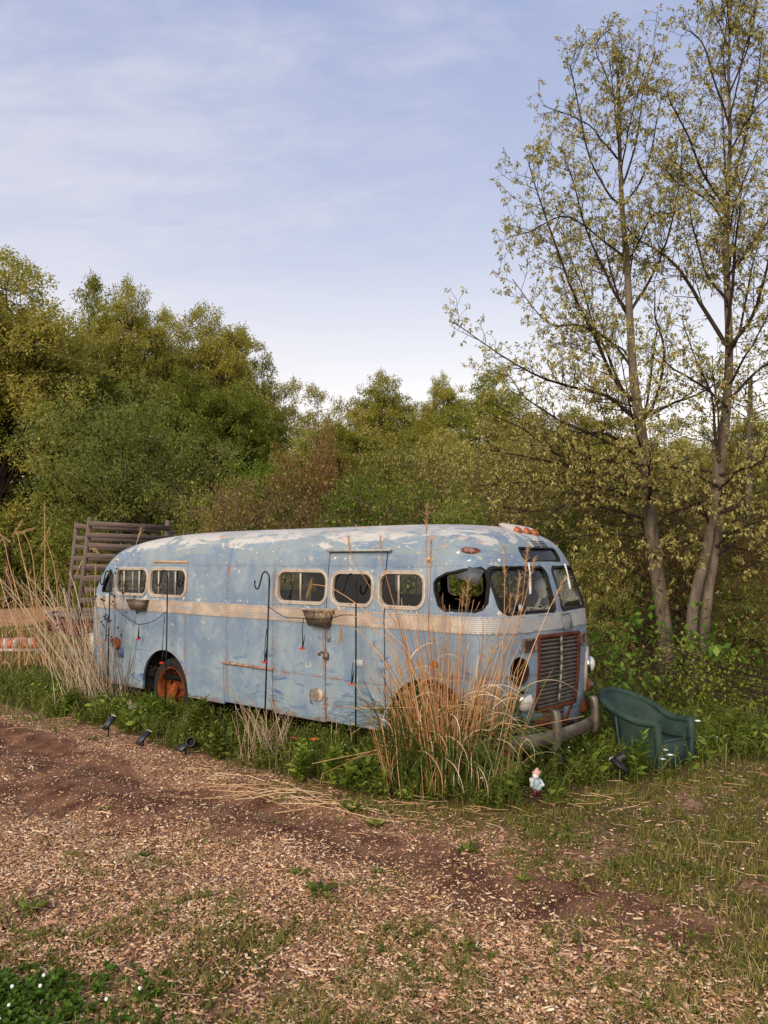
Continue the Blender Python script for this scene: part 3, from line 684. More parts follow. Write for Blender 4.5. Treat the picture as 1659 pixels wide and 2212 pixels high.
for sd in (-1, 1):
    sf = lambda P, off, sd=sd: on_side(P, off, sd)
    for k, P in wouts.items():
        par = door if k == 'D' and sd < 0 else bus
        fo = moulding('window_frame', P, FR, ALU, sf, par); par2 = bus if k != 'D' else door
        x0, x1, z0, z1 = SIDE_WIN[k]; q = inset(P, .037)
        pane('window_pane', q, DARKGLASS if k == 'D' and sd < 0 else GLASS, sf, -.02, par)
        if k == 'D': continue
        xm = {'A': x0 + .20, 'B': x0 + .20, 'C': x0 + .36, 'E': x0 + .25}[k]
        def mull(p, q, a, b): Geo().bar(p, q, a, b).build('window_mullion', ALU, bus)
        for xx in ([xm, xm + .34] if k in 'AB' else [xm]):
            yy = sd * (side_y(xx, 1.6) - .012); mull((xx, yy, z0 + .045), (xx, yy, z1 - .045), .017, .016)
        if k in 'AB': yy = sd * (side_y(xm, 1.6) - .03); mull((xm + .17, yy, z0 + .05), (xm + .17, yy, z1 - .05), .010, .010)
    moulding('window_gasket', quarter, [(0, -.002), (.003, .008), (.016, .008), (.02, -.02)], RUBBER, sf, bus); pane('quarter_pane', inset(quarter, .015), DARKGLASS, sf, -.015, bus)
    moulding('cab_window_gasket', cabw, [(-.004, -.002), (.0, .009), (.018, .010), (.024, -.03)], RUBBER, sf, bus)
    if sd == 1: pane('cab_window_pane', inset(cabw, .02), GLASS, sf, -.02, bus)
for P in (wsL, wsR):
    moulding('windscreen_gasket', P, [(-.006, -.003), (.0, .010), (.020, .011), (.028, -.02)], RUBBER, on_front, bus); pane('windscreen_pane', inset(P, .022), WSGLASS, on_front, -.015, bus)
moulding('sign_box_gasket', dest, [(-.004, -.003), (.0, .009), (.014, .009), (.018, -.02)], RUBBER, on_front, bus); pane('sign_box_pane', inset(dest, .015), DARKGLASS, on_front, -.01, bus)
moulding('rear_window_gasket', backw, [(-.004, -.003), (0, .009), (.018, .009), (.022, -.02)], RUBBER, on_rear, bus); pane('rear_window_pane', inset(backw, .02), GLASS, on_rear, -.015, bus)

# --- ribbed belt stripe round the body, broken at the door
def belt(name, xs, parent, front=False, sd=-1):
    zz = np.linspace(1.268, 1.418, 37); prof_ = .006 + .002 * np.abs(np.sin(np.linspace(0, 9 * PI, 37))); prof_[0] = prof_[-1] = -.003
    P = []
    for z_, h_ in zip(zz, prof_):
        if front: A = np.linspace(-1, 1, 60); w_ = prof(z_)[0]; yy = np.sin(A * PI / 2 * .97) * w_; P.append(np.column_stack([front_x(yy, z_) + h_ * .9, yy * (1 + h_), np.full(60, z_)]))
        else: P.append(np.column_stack([xs, sd * (side_y(xs, z_) + h_), np.full(len(xs), z_)]))
    n = len(P[0]); j = np.arange(n - 1); Q = np.concatenate([np.stack([k * n + j, k * n + j + 1, (k + 1) * n + j + 1, (k + 1) * n + j], -1) for k in range(36)])
    return Geo().add(np.concatenate(P), Q).build(name, STRIPE, parent, 50)
belt('belt_stripe', np.linspace(-4.80, -.556, 90), bus); belt('belt_stripe', np.linspace(-.533, .196, 12), door); belt('belt_stripe', np.linspace(.216, 1.20, 30), bus); belt('belt_stripe', None, bus, True); belt('belt_stripe', np.linspace(-4.8, 1.2, 100), bus, sd=1)

# --- rails, trim and small fittings on the near side
g = Geo(); xs = np.linspace(-2.115, -1.30, 5)
g.tube([(-2.115, -1.012, .765), (-1.7, -1.014, .764), (-1.295, -1.014, .762)], .016, 8); g.build('hatch_drip_rail', pbr('rusty_rail', noisy('#5d3a2c', '#9a7361', 14, 6, '#b89c88'), .85), bus)
g = Geo(); g.bar((-.545, -.985, 1.992), (.26, -.985, 1.992), .03, .022); g.build('door_drip_rail', pbr('chalky_rail', noisy('#7d8a8c', '#b5b3a6', 18, 5), .7), bus)
Pz = [(-3.50, 1.876), (-2.815, 1.876)]
g = Geo(); pts = np.array([(-3.50, 1.866), (-2.81, 1.866), (-2.81, 1.888), (-3.50, 1.888)]); V = np.vstack([on_side(pts, .001), on_side(pts, .010)]); g.add(V, [[0, 1, 5, 4], [1, 2, 6, 5], [2, 3, 7, 6], [3, 0, 4, 7], [4, 5, 6, 7]]); g.build('ochre_trim_strip', pbr('ochre_paint', noisy('#a87a4c', '#cf9f6c', 9), .6), bus)
ORG = pbr('orange_lens', noisy('#7a3208', '#b85a16', 12), .35)
for x_, z_ in ((-4.335, 1.898), (.70, 1.90)):
    yy = -side_y(x_, z_); g = Geo(); g.box((x_ - .032, yy - .012, z_ - .018), (x_ + .032, yy + .02, z_ + .018)); mp = g.build('marker_plate', pbr('yellowed_plate', noisy('#b89a6c', '#e0cba0', 16), .6), bus)
    g = Geo(); g.box((x_ - .006, yy - .018, z_ - .008), (x_ + .012, yy - .010, z_ + .008)); g.build('bulb_stub', ORG, mp)
# torn oval marker light on the roof shoulder
g = Geo(); cx_, cz_ = 1.04, 1.985; a = np.linspace(0, 2 * PI, 20, endpoint=False); P = []
for sc_, of in ((1.15, -.004), (1.0, .02), (.72, .034), (.3, .040)): q = np.column_stack([cx_ + .062 * sc_ * np.cos(a), cz_ + .024 * sc_ * np.sin(a) - .010 * np.cos(a) * sc_]); P.append(on_side(q, of))
j = np.arange(20); g.add(np.concatenate(P), np.concatenate([np.stack([k * 20 + j, k * 20 + (j + 1) % 20, (k + 1) * 20 + (j + 1) % 20, (k + 1) * 20 + j], -1) for k in range(3)])); g.G.append([60 + k for k in range(20)]); g.build('oval_marker_lamp', pbr('torn_lamp', noisy('#241009', '#6b3018', 16, 6, '#b59c8c'), .7), bus, 60)
# glass lamp on the middle panel, with its tray and trailing wire
g = Geo(); M = Matrix.Translation((-.665, -1.045, .515)); g.lathe([(.02, 0), (.038, .004), (.05, .05), (.047, .085), (.030, .095), (.034, .112), (.028, .120), (.001, .122)], 12, M); lamp = g.build('side_lamp', glass_mat('lamp_glass', (.8, .78, .74, 1), lin('#cbb8a8'), .42), bus, 40)
g = Geo(); M2 = Matrix.Translation((-.635, -1.005, .57)) @ Matrix.Rotation(PI / 2, 4, 'X'); g.lathe([(.001, .012), (.045, .012), (.058, .006), (.06, -.004)], 16, M2); g.build('lamp_backplate', pbr('pinkish_plate', noisy('#a08876', '#cdb6a4', 14), .55, .2), lamp, 40)
g = Geo(); g.tube([(-.72, -1.012, .615), (-.745, -1.012, .605), (-.75, -1.013, .54), (-.735, -1.013, .475), (-.718, -1.013, .478)], .004, 5); g.build('lamp_wire', DARK, lamp)
# door hardware
g = Geo(); g.box((-.51, -1.022, 1.10), (-.475, -1.004, 1.235)); g.box((-.518, -1.026, 1.135), (-.468, -1.008, 1.155)); g.build('door_plate', GREYM, door)
g = Geo(); g.box((-.555, -1.035, .93), (-.495, -1.008, .985)); g.lathe([(.006, -.01), (.006, .03)], 8, Matrix.Translation((-.52, -1.022, .985))); g.box((-.60, -1.024, .985), (-.50, -1.010, 1.0)); g.build('padlock_hasp', pbr('rusty_steel', noisy('#4d3a30', '#8b7666', 22, 5), .6, .5), bus)
g = Geo(); g.box((-.64, -1.018, .958), (-.608, -1.006, .985)); g.build('hasp_staple', RUST, bus)
g = Geo(); g.tube([(.02, -1.03, .545), (.07, -1.045, .538), (.13, -1.045, .538), (.19, -1.02, .55)], [.014, .02, .02, .012], 8); g.box((.145, -1.03, .50), (.185, -1.008, .54)); g.build('door_handle', pbr('worn_handle', noisy('#6e5a4c', '#b9a595', 18), .5, .4), door)
# white stencilled vent marking on the door: vertical bars in a frame
g = Geo()
for k in range(5): g.box((-.135 + k * .016, -1.0125, .885), (-.127 + k * .016, -1.0085, .955))
g.box((-.16, -1.0125, .915), (-.145, -1.0085, .95)); g.box((-.14, -1.0127, .948), (-.055, -1.0085, .956)); g.build('white_stencil', pbr('stencil_white', noisy('#b9bdbc', '#dadad4', 30), .7), door)
# amber indicator by the front arch, filler flap at the tail
g = Geo(); g.lathe([(.001, .03), (.03, .028), (.038, .012), (.04, 0)], 12, Matrix.Translation((.775, -1.005, .985)) @ Matrix.Rotation(PI / 2, 4, 'X')); g.build('amber_indicator', pbr('amber_lens', lin('#b5640e'), .3), bus, 40)
g = Geo(); M = Matrix.Translation((-4.22, -1.03, .835)) @ Matrix.Rotation(math.radians(35), 4, 'Y')
g.lathe([(.001, .008), (.075, .008), (.08, 0), (.001, 0)], 20, M @ Matrix.Rotation(PI / 2, 4, 'X')); g.build('filler_flap', RUST, bus, 40)
g = Geo(); g.box((-4.22, -1.012, .66), (-4.08, -.995, .775)); g.build('filler_recess', pbr('blue_recess', noisy('#20304f', '#4c6690', 8), .7), bus)

# --- under the windscreen: flap, wipers, badge; above: louvres and marker lights
g = Geo(); g.bar((1.478, .04, 1.405), (1.478, .165, 1.40), .02, .02); M = Matrix.Translation((1.497, .10, 1.395)) @ Matrix.Rotation(math.radians(-9), 4, 'Y') @ Matrix.Rotation(math.radians(4), 4, 'X'); g.box((-.006, -.052, -.135), (.004, .065, 0), M); g.box((-.05, -.052, -.14), (-.006, -.044, 0), M); g.build('hinged_vent_flap', GREYM, bus)
def wiper(y0, z0, y1, z1):
    g = Geo(); q = np.array([(y0 + (y1 - y0) * s_, z0 + (z1 - z0) * s_) for s_ in np.linspace(0, 1, 7)]); P = on_front(q, .022); g.tube(P, [.012, .009, .007, .006, .006, .006, .005], 6)
    q2 = q[3:]; g.tube(on_front(q2, .012), .007, 5); return g.build('wiper', pbr('white_wiper', lin('#c9c9c4'), .5), bus)
wiper(-.335, 1.875, -.46, 1.60); wiper(.385, 1.862, .31, 1.62)
g = Geo(); q = np.array([(-.60 + .028 * math.cos(a_), 1.485 + .03 * math.sin(a_)) for a_ in np.linspace(0, 2 * PI, 18, endpoint=False)]); g.poly(on_front(q, -.004), [list(range(18))]); g.build('round_sticker', pbr('sticker_white', lin('#b8beb8'), .6), bus)
for r_ in range(4):
    for c_ in range(2):
        g = Geo(); y0 = -.045 + c_ * .155 + r_ * .0; q = np.array([(y0, 2.082 - r_ * .0165), (y0 + .13, 2.082 - r_ * .0165), (y0 + .13, 2.073 - r_ * .0165), (y0, 2.073 - r_ * .0165)]); V = np.vstack([on_front(q, .001), on_front(q, .004)]); g.add(V, [[4, 5, 6, 7], [0, 1, 5, 4], [1, 2, 6, 5], [2, 3, 7, 6], [3, 0, 4, 7]]); g.build('roof_louvre', DARK, bus)
for y_, z_ in ((.02, 2.165), (.17, 2.157), (.30, 2.145)):
    x_ = front_x(y_, z_) - .02; M = Matrix.Translation((x_ - .02, y_, z_ + .022)) @ Matrix.Rotation(math.radians(20), 4, 'Y')
    g = Geo(); g.lathe([(.001, -.20), (.024, -.16), (.042, -.06), (.044, .01)], 14, M @ Matrix.Rotation(PI / 2, 4, 'Y')); ho = g.build('marker_light', pbr('white_housing', lin('#a9a39c'), .5), bus, 50)
    g = Geo(); g.lathe([(.0445, .0), (.044, .02), (.038, .05), (.02, .064), (.001, .066)], 14, M @ Matrix.Rotation(PI / 2, 4, 'Y')); g.build('amber_lens', pbr('amber', noisy('#6e3208', '#a8581a', 14), .3), ho, 50)
# red roof hatch on the far half of the roof
g = Geo(); g.box((-4.3, .25, 2.17), (-3.55, .6, 2.262)); g.tube([(-4.28, .25, 2.265), (-3.9, .25, 2.285), (-3.57, .25, 2.262)], .012, 6); g.build('roof_hatch', RUSTRED, bus)

# --- grille
gm = pbr('grille_slat', noisy('#4c453f', '#6f675f', 9, 5), .55, .3)
gl_, gr_ = (lambda z_: -.40 - (1.222 - z_) / .647 * .015), (lambda z_: .40 - (1.205 - z_) / .65 * .045)
g = Geo()
for a_, b_ in (((-.415, .575), (-.40, 1.222)), ((.355, .555), (.40, 1.205)), ((-.42, 1.222), (.42, 1.205)), ((-.43, .575), (.37, .555))):
    q = np.array([(a_[0] + (b_[0] - a_[0]) * s_, a_[1] + (b_[1] - a_[1]) * s_) for s_ in np.linspace(0, 1, 9)]); P = on_front(q, .008); P2 = on_front(q, -.03)
    g.tube((P + P2) / 2, .030, 4)
gf = g.build('grille_frame', RUSTRED, bus)
NS = 17
for k in range(NS):
    z_ = 1.185 - k * (1.185 - .605) / (NS - 1); g = Geo(); ys = np.linspace(gl_(z_) + .015, gr_(z_) - .015, 11); V = []
    for dx_, dz_ in ((.0, -.012), (.012, -.010), (-.03, .024), (-.034, .021)): V.append(np.column_stack([front_x(ys, z_) + dx_ - .008, ys, np.full(11, z_ + dz_) - .015 * (ys + .4)]))
    j = np.arange(10); Q = np.concatenate([np.stack([a_ * 11 + j, a_ * 11 + j + 1, ((a_ + 1) % 4) * 11 + j + 1, ((a_ + 1) % 4) * 11 + j], -1) for a_ in range(4)]); g.add(np.concatenate(V), Q).build('grille_slat', gm, gf)
g = Geo(); q = np.array([(-.005 - (1.2 - z_) * .03, z_) for z_ in np.linspace(.60, 1.205, 8)]); P = on_front(q, .006)
for k in range(7): g.bar(P[k], P[k + 1], .022, .018)
g.build('centre_bar', pbr('grey_bar', noisy('#6b655c', '#8f877c', 10), .5, .3), gf)
g = Geo(); g.box((1.05, -.44, .50), (1.30, .42, 1.24)); g.build('radiator', DARK, bus)
# --- front lamps
def headlamp(y_, z_, yaw, pitch, r_, nm='headlamp', x_off=.0):
    x_ = front_x(y_, z_) + x_off; M = Matrix.Translation((x_, y_, z_)) @ Matrix.Rotation(yaw, 4, 'Z') @ Matrix.Rotation(PI / 2 + pitch, 4, 'Y')
    g = Geo(); g.lathe([(r_ * .75, -.10), (r_ * .98, -.05), (r_ * 1.03, .0), (r_ * 1.08, .02), (r_ * 1.0, .04), (r_ * .92, .045)], 26, M); h = g.build(nm, CHROME, bus, 50)
    g = Geo(); g.lathe([(r_ * .93, .042), (r_ * .75, .062), (r_ * .4, .078), (.001, .082)], 26, M); g.build('lens', pbr('lens_glass_' + nm, noisy('#b9b7ae', '#e2e0d6', 10) if 'low' not in nm else noisy('#2a2420', '#5c524a', 10), .12, .0, spec=.8), h, 60)
    g = Geo(); g.lathe([(.001, .02), (r_ * .9, .038)], 20, M); g.build('reflector', CHROME, h, True); return h
headlamp(.74, .865, math.radians(20), 0, .085); headlamp(-.665, .70, math.radians(-12), math.radians(22), .085, x_off=.05)
CH0 = CHROME; CHROME = RUST; h2 = headlamp(.70, .665, math.radians(20), 0, .062, 'lower_headlamp'); CHROME = CH0
g = Geo(); q = np.array([(.70 + .10 * math.cos(a_), .815 + .235 * math.sin(a_)) for a_ in np.linspace(0, 2 * PI, 26, endpoint=False)]); V = np.vstack([on_front(q, -.005), on_front(inset(q, .012), .022)]); j = np.arange(26); g.add(V, np.stack([j, (j + 1) % 26, 26 + (j + 1) % 26, 26 + j], -1)); g.G.append([26 + k for k in range(26)]); g.build('headlamp_panel', pbr('pale_lamp_panel', noisy('#9c8f82', '#beb2a5', 9), .55, .2), bus, 40)
g = Geo(); g.lathe([(.095, 0), (.10, .01), (.08, -.05), (.05, -.14), (.001, -.15)], 20, Matrix.Translation((1.405, -.665, .945)) @ Matrix.Rotation(math.radians(-35), 4, 'Z') @ Matrix.Rotation(PI / 2, 4, 'Y') @ Matrix.Diagonal((1.25, 1, 1, 1))); g.build('empty_lamp_bucket', pbr('shade_toned_bucket', noisy('#140a08', '#3a1a12', 9), .85), bus, 40)  # the shade inside the bucket is put into its dark red-brown colour
for y0, y1, z_ in ((-.63, -.445, 1.165), (.43, .60, 1.145)):
    q = rrect(y0, y1, z_ - .065, z_ + .055, .03); g = Geo(); n = len(q); V = np.vstack([on_front(q, -.004), on_front(inset(q, .004), .020), on_front(inset(q, .018), .020), on_front(inset(q, .022), .004)]); j = np.arange(n)
    g.add(V, np.concatenate([np.stack([k * n + j, k * n + (j + 1) % n, (k + 1) * n + (j + 1) % n, (k + 1) * n + j], -1) for k in range(3)])); tsg = g.build('turn_signal', pbr('brown_bezel', noisy('#3c2a22', '#8f7d70', 14), .6, .3), bus, 40)
    g = Geo(); g.poly(on_front(inset(q, .021), .007), [list(range(n))]); g.build('signal_lens', pbr('dead_lens', noisy('#1b0f0b', '#4a2a1c', 12), .4), tsg)
# blue box lamp hanging on the near corner
g = Geo(); M = Matrix.Translation((1.47, -.63, .55)) @ Matrix.Rotation(math.radians(-15), 4, 'Z'); g.box((-.04, -.05, -.055), (.02, .05, .055), M); g.box((.02, -.04, -.043), (.028, .04, .043), M); g.build('blue_box_lamp', pbr('teal_box', noisy('#16303a', '#2f5462', 10), .5), bus)
# --- bumper: valance behind, bowed bar, two guards
def bow(y): return 1.60 - .34 * (np.abs(y) / 1.02) ** 2.6
ys = np.linspace(-1.02, .53, 30)
def bowed(prof2, ys, z_at=lambda y: 0 * y):
    V = np.concatenate([np.column_stack([bow(ys) + dx_, ys, z_at(ys) + dz_]) for dx_, dz_ in prof2]); n = len(ys); m_ = len(prof2); j = np.arange(n - 1)
    Q = np.concatenate([np.stack([a_ * n + j, a_ * n + j + 1, ((a_ + 1) % m_) * n + j + 1, ((a_ + 1) % m_) * n + j], -1) for a_ in range(m_)]); return V, Q
g = Geo(); V, Q = bowed([(0, .305), (.012, .315), (.018, .365), (.012, .415), (0, .425), (-.010, .42), (.0, .365), (-.010, .31)], ys); g.add(V, Q); bump_o = g.build('bumper', DULL, bus, 50)
g = Geo(); V, Q = bowed([(-.10, .42), (-.08, .42), (-.08, .53), (-.10, .53)], np.linspace(-.98, -.33, 9)); g.add(V, Q); g.build('front_valance', RUSTRED, bus)
for y_ in (-.36, .50):
    x_ = bow(y_); g = Geo(); P = curve_pts([(x_ + .035, y_, .255), (x_ + .062, y_, .32), (x_ + .065, y_, .45), (x_ + .055, y_ - .0, .56), (x_ + .03, y_, .60)], 12); pr = []
    V = []
    for k, p_ in enumerate(P):
        hw = .030 + .008 * math.sin(k / 11 * PI) if k < 11 else .03
        V += [p_ + np.array([-.06, -hw, 0]), p_ + np.array([-.004, -hw, 0]), p_ + np.array([.008, 0, 0]), p_ + np.array([-.004, hw, 0]), p_ + np.array([-.06, hw, 0])]
    Q = [[a * 5 + b, a * 5 + (b + 1) % 5, (a + 1) * 5 + (b + 1) % 5, (a + 1) * 5 + b] for a in range(11) for b in range(5)]; g.add(V, Q); g.G.append([55, 56, 57, 58, 59]); g.G.append([4, 3, 2, 1, 0]); g.build('bumper_guard', pbr('guard_metal', noisy('#4d443b', '#857b6f', 9, 6), .5, .45), bump_o)
g = Geo()
for k in range(5): zz = .54 - k * .035; g.bar((1.44, -.30, zz), (1.44, .10, zz - .006), .012, .022)
g.bar((1.43, .14, .40), (1.43, .30, .56), .03); g.bar((1.43, -.34, .39), (1.43, .32, .37), .03); g.build('lower_grille', RUSTRED, bus)
g = Geo(); g.tube(curve_pts([(1.22, .62, .44), (1.34, .66, .44), (1.36, .72, .46), (1.25, .80, .48)], 8), .06, 10); g.build('front_pipe', RUST, bus, True)
# --- wheels
TYRE = pbr('cracked_tyre', noisy('#121110', '#2b2725', 7, 6, '#1a1817'), .9, spec=.2)
def wheel(x_, y_, s):
    M = Matrix.Translation((x_, y_, .355)) @ Matrix.Rotation(PI / 2 * (1 if s < 0 else -1), 4, 'X')     # local z points outwards
    g = Geo(); g.lathe([(.255, -.10), (.31, -.115), (.35, -.10), (.368, -.06), (.370, 0), (.368, .06), (.35, .10), (.31, .115), (.262, .10), (.255, .08)], 48, M); wo = g.build('wheel', TYRE, bus, 50)
    nuts = [M @ Matrix.Translation((.105 * math.cos(k * PI / 3), .105 * math.sin(k * PI / 3), 0)) for k in range(6)]
    g = Geo(); g.lathe([(.255, -.1), (.262, .085), (.268, .100), (.258, .108), (.245, .095), (.238, .05), (.232, .0), (.205, -.03), (.185, -.028), (.12, -.010), (.095, .012), (.075, .02), (.070, .055), (.05, .065), (.001, .067)], 40, M, lambda i_, j_: not (i_ == 8 and j_ % 8 in (1, 2, 3, 4)))
    for q_ in nuts: g.lathe([(.012, 0), (.012, .02), (.001, .024)], 6, q_)
    g.build('rim', RUST, wo, 40)
for x_ in (-3.13, .70):
    for s in (-1, 1): wheel(x_, s * .86, s)
g = Geo(); g.tube([(-3.13, -.8, .355), (-3.13, .8, .355)], .06, 8); g.tube([(.7, -.8, .355), (.7, .8, .355)], .05, 8); g.box((-4.8, -.42, .36), (1.25, -.34, .47)); g.box((-4.8, .34, .36), (1.25, .42, .47)); g.build('chassis', DARK, bus)
for cx_, r_ in ((-3.22, .47), (.70, .505)):
    for s in (-1, 1):
        a = np.linspace(-.15, PI + .15, 20); P = np.stack([cx_ + r_ * np.cos(a), .365 + r_ * np.sin(a)], -1); n = 20; g = Geo(); V = np.vstack([np.column_stack([P[:, 0], np.full(n, s * .985), P[:, 1]]), np.column_stack([P[:, 0], np.full(n, s * .60), P[:, 1]])]); j = np.arange(n - 1); g.add(V, np.stack([j, j + 1, n + j + 1, n + j], -1)); g.G.append(list(range(n, 2 * n))); g.build('wheel_well', DARK, bus)
# --- inside: floor, seats, steering wheel
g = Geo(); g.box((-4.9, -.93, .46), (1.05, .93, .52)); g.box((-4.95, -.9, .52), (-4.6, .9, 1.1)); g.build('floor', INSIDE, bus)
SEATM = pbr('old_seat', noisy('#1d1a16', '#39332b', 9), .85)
def seat(x_, y_, w_):
    g = Geo(); g.box((x_ - .2, y_ - w_, .75), (x_ + .2, y_ + w_, .87)); M = Matrix.Translation((x_ - .2, y_, .85)) @ Matrix.Rotation(-.15, 4, 'Y'); g.box((-.06, -w_, 0), (.05, w_, .55), M); g.bar((x_, y_, .5), (x_, y_, .77), .12); g.build('seat', SEATM, bus)
seat(.80, .52, .22); seat(-2.2, .55, .35); seat(-3.3, .55, .35)
g = Geo(); a = np.linspace(0, 2 * PI, 25); M = np.array(Matrix.Translation((1.20, .48, 1.20)) @ Matrix.Rotation(math.radians(-32), 4, 'Y')); P = np.column_stack([.15 * np.cos(a), .15 * np.sin(a), 0 * a]) @ M[:3, :3].T + M[:3, 3]; g.tube(P, .012, 6)
g.tube([(1.20, .48, 1.20), (1.30, .48, .7)], .018, 6); g.tube([P[0], P[12]], .009, 5); g.tube([P[6], P[18]], .009, 5); g.build('steering_wheel', RUBBER, bus)
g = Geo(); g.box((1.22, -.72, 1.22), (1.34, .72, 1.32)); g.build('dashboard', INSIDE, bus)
# sun visor hanging in the open cab window
g = Geo(); M = Matrix.Translation((1.10, -.90, 1.835)) @ Matrix.Rotation(math.radians(12), 4, 'Y') @ Matrix.Rotation(math.radians(-24), 4, 'X'); g.box((-.13, -.008, -.13), (.12, .004, .0), M); g.build('sun_visor', pbr('visor_grey', noisy('#3c3e43', '#595b60', 8), .6), bus)
# ------------------------------------------------------------------ SHEPHERD HOOKS, LIGHT STRINGS, PLANTERS by the bus side
BLACK = pbr('black_iron', noisy('#0c0c0e', '#1c1c20', 12), .5, .3)
def bw(a, off, z): return bus_w((a, -1.0 - off, z))
RZB = -(PI / 2 - TH)
def hook(a, off, ztop, zbot, label, lean=0.0):
    o = thing('shepherd_hook', label, 'garden hook', tuple(bw(a, off, 0)), RZB, 'shepherd hooks along the bus side')
    z = ztop - .085
    g = Geo(); g.tube([(lean, 0, -.02), (lean * .5, 0, z * .5), (0, 0, z)], .0085, 8); g.build('pole', BLACK, o, True)
    P = curve_pts([(0, 0, z), (-.012, 0, z + .05), (-.06, 0, z + .084), (-.105, 0, z + .06), (-.135, 0, z - .02), (-.165, 0, z - .085), (-.20, 0, z - .095), (-.225, 0, z - .06), (-.222, 0, z - .01)], 40)
    g = Geo(); g.tube(P, .008, 8); g.build('hook_arm', BLACK, o, True)
    g = Geo(); g.bar((lean - .07, 0, .06), (lean + .07, 0, .06), .008); g.bar((lean - .07, 0, .06), (lean - .07, 0, -.05), .008); g.bar((lean + .07, 0, .06), (lean + .07, 0, -.05), .008); g.build('foot_fork', BLACK, o)
    return o
hook(-4.28, .10, 1.76, .0, 'black shepherd hook nearest the rear corner of the bus, half hidden in dry stalks')
hook(-2.98, .14, 1.78, .0, 'black shepherd hook standing in front of the rusty rear wheel')
hook(-1.22, .14, 1.78, .0, 'leaning black shepherd hook left of the door, against the blank blue panel', -.06)
hook(-.03, .14, 1.77, .0, 'black shepherd hook standing in front of the bus door')
REDP = pbr('red_bud', lin('#c3241c'), .5)
def string(label, pts, drops):
    o = thing('light_string', label, 'light string', tuple(bw(pts[0][0], pts[0][1], 0)), RZB, 'cable strings draped between the hooks')
    X0 = pts[0][0]; Y0 = -1.0 - pts[0][1]
    L = lambda a, off, z: (a - X0, -1.0 - off - Y0, z)
    g = Geo(); g.tube(curve_pts([L(*p) for p in pts], 30), .0042, 5); g.build('cable', BLACK, o, True)
    for a, off, z0, z1, dx in drops:
        g = Geo(); g.tube(curve_pts([L(a, off, z0), L(a + dx * .3, off + .012, z0 - (z0 - z1) * .4), L(a + dx, off + .01, z1)], 10), .0042, 5); d = g.build('drop_cable', BLACK, o, True)
        g = Geo(); g.tube([L(a + dx, off + .01, z1), L(a + dx + .018, off + .01, z1 + .07), L(a + dx + .03, off + .012, z1 + .14)], [.008, .006, .001], 6); g.build('spike', BLACK, d)
        g = Geo()
        for k in range(4): g.lathe([(.001, -.012), (.012, 0), (.001, .012)], 7, Matrix.Translation(L(a + dx - .024 + k * .017, off + .015, z1 - .008 + (k % 2) * .008)))
        g.build('red_flower', REDP, d, True)
string('thin black cable string sagging between the two rear hooks, with red clip flowers', [(-4.27, .11, 1.36), (-4.0, .09, 1.22), (-3.74, .08, 1.13), (-3.62, .08, 1.11), (-3.3, .10, 1.17), (-3.0, .13, 1.30)],
       [(-3.63, .08, 1.11, .93, -.01), (-3.02, .14, 1.28, .70, -.03), (-4.27, .12, 1.2, .88, -.03)])
string('thin black cable string draped past the planter between the two door hooks', [(-1.22, .15, 1.42), (-1.0, .14, 1.33), (-.8, .14, 1.325), (-.42, .14, 1.335), (-.2, .14, 1.38), (-.04, .14, 1.385)],
       [(-.70, .16, 1.32, 1.04, .0), (-1.23, .16, 1.2, .86, -.02), (-.045, .16, .95, .76, -.01)])
TIN = pbr('embossed_tin', noisy('#3d3128', '#77685a', 9, 6, '#5a4c40'), .6, .45, bump=lambda t: (t.voro(t.map(t.co(), (1, 1, 1)), 26), .9, .01))
def planter(a0, a1, ztop, zbot, label, dry):
    am = (a0 + a1) / 2; o = thing('wall_planter', label, 'planter', tuple(bw(am, .02, zbot)), RZB, 'tin planters hung on the bus side'); w1 = (a1 - a0) / 2; w0 = w1 * .72; H = ztop - zbot
    g = Geo(); d1, d0 = .11, .07
    V = [(-w0, 0, 0), (w0, 0, 0), (w0, -d0, 0), (-w0, -d0, 0), (-w1, 0, H), (w1, 0, H), (w1, -d1, H), (-w1, -d1, H), (-w1 + .012, -.012, H), (w1 - .012, -.012, H), (w1 - .012, -d1 + .012, H), (-w1 + .012, -d1 + .012, H), (-w0, -.012, .02), (w0, -.012, .02), (w0, -d0 + .01, .02), (-w0, -d0 + .01, .02)]
    g.add(V, [[0, 1, 2, 3], [0, 4, 5, 1], [1, 5, 6, 2], [2, 6, 7, 3], [3, 7, 4, 0], [4, 8, 9, 5], [5, 9, 10, 6], [6, 10, 11, 7], [7, 11, 8, 4], [8, 12, 13, 9], [9, 13, 14, 10], [10, 14, 15, 11], [11, 15, 12, 8], [12, 15, 14, 13]]); g.build('trough', TIN, o)
    g = Geo(); g.tube([(-w1, -d1, H), (w1, -d1, H)], .008, 6); g.tube([(-w1, 0, H), (-w1, -d1, H)], .008, 6); g.tube([(w1, 0, H), (w1, -d1, H)], .008, 6); g.build('rim_bead', TIN, o, True)
    g = Geo(); g.box((-w0 * 1.2, -d1 + .03, H * .75), (w0 * 1.2, -.015, H * .80)); g.build('soil', pbr('planter_soil' + str(dry), noisy('#15100c', '#2c2118', 30), .95), o)
    if dry:
        n = 46; g2 = Geo(); s = np.linspace(0, 1, 6); b = np.stack([rng.uniform(-w1 * .5, w1 * .4, n), rng.uniform(-d1 + .02, -.03, n), np.full(n, H * .8)], -1); dx = rng.uniform(-.12, .22, n)
        P = np.stack([b[:, :1] + dx[:, None] * s, b[:, 1:2] - .05 * s[None] * rng.uniform(0, 1, n)[:, None], b[:, 2:] + .05 * np.sin(s * PI)[None] + .03 * s[None] - .05 * s[None] ** 3], -1); tubes(g2, P, np.full((n, 6), .0018), 3); g2.build('dead_foliage', M_DRY2, o)
planter(-3.86, -3.53, 1.405, 1.28, 'plain grey tin planter under the rear windows of the bus', False)
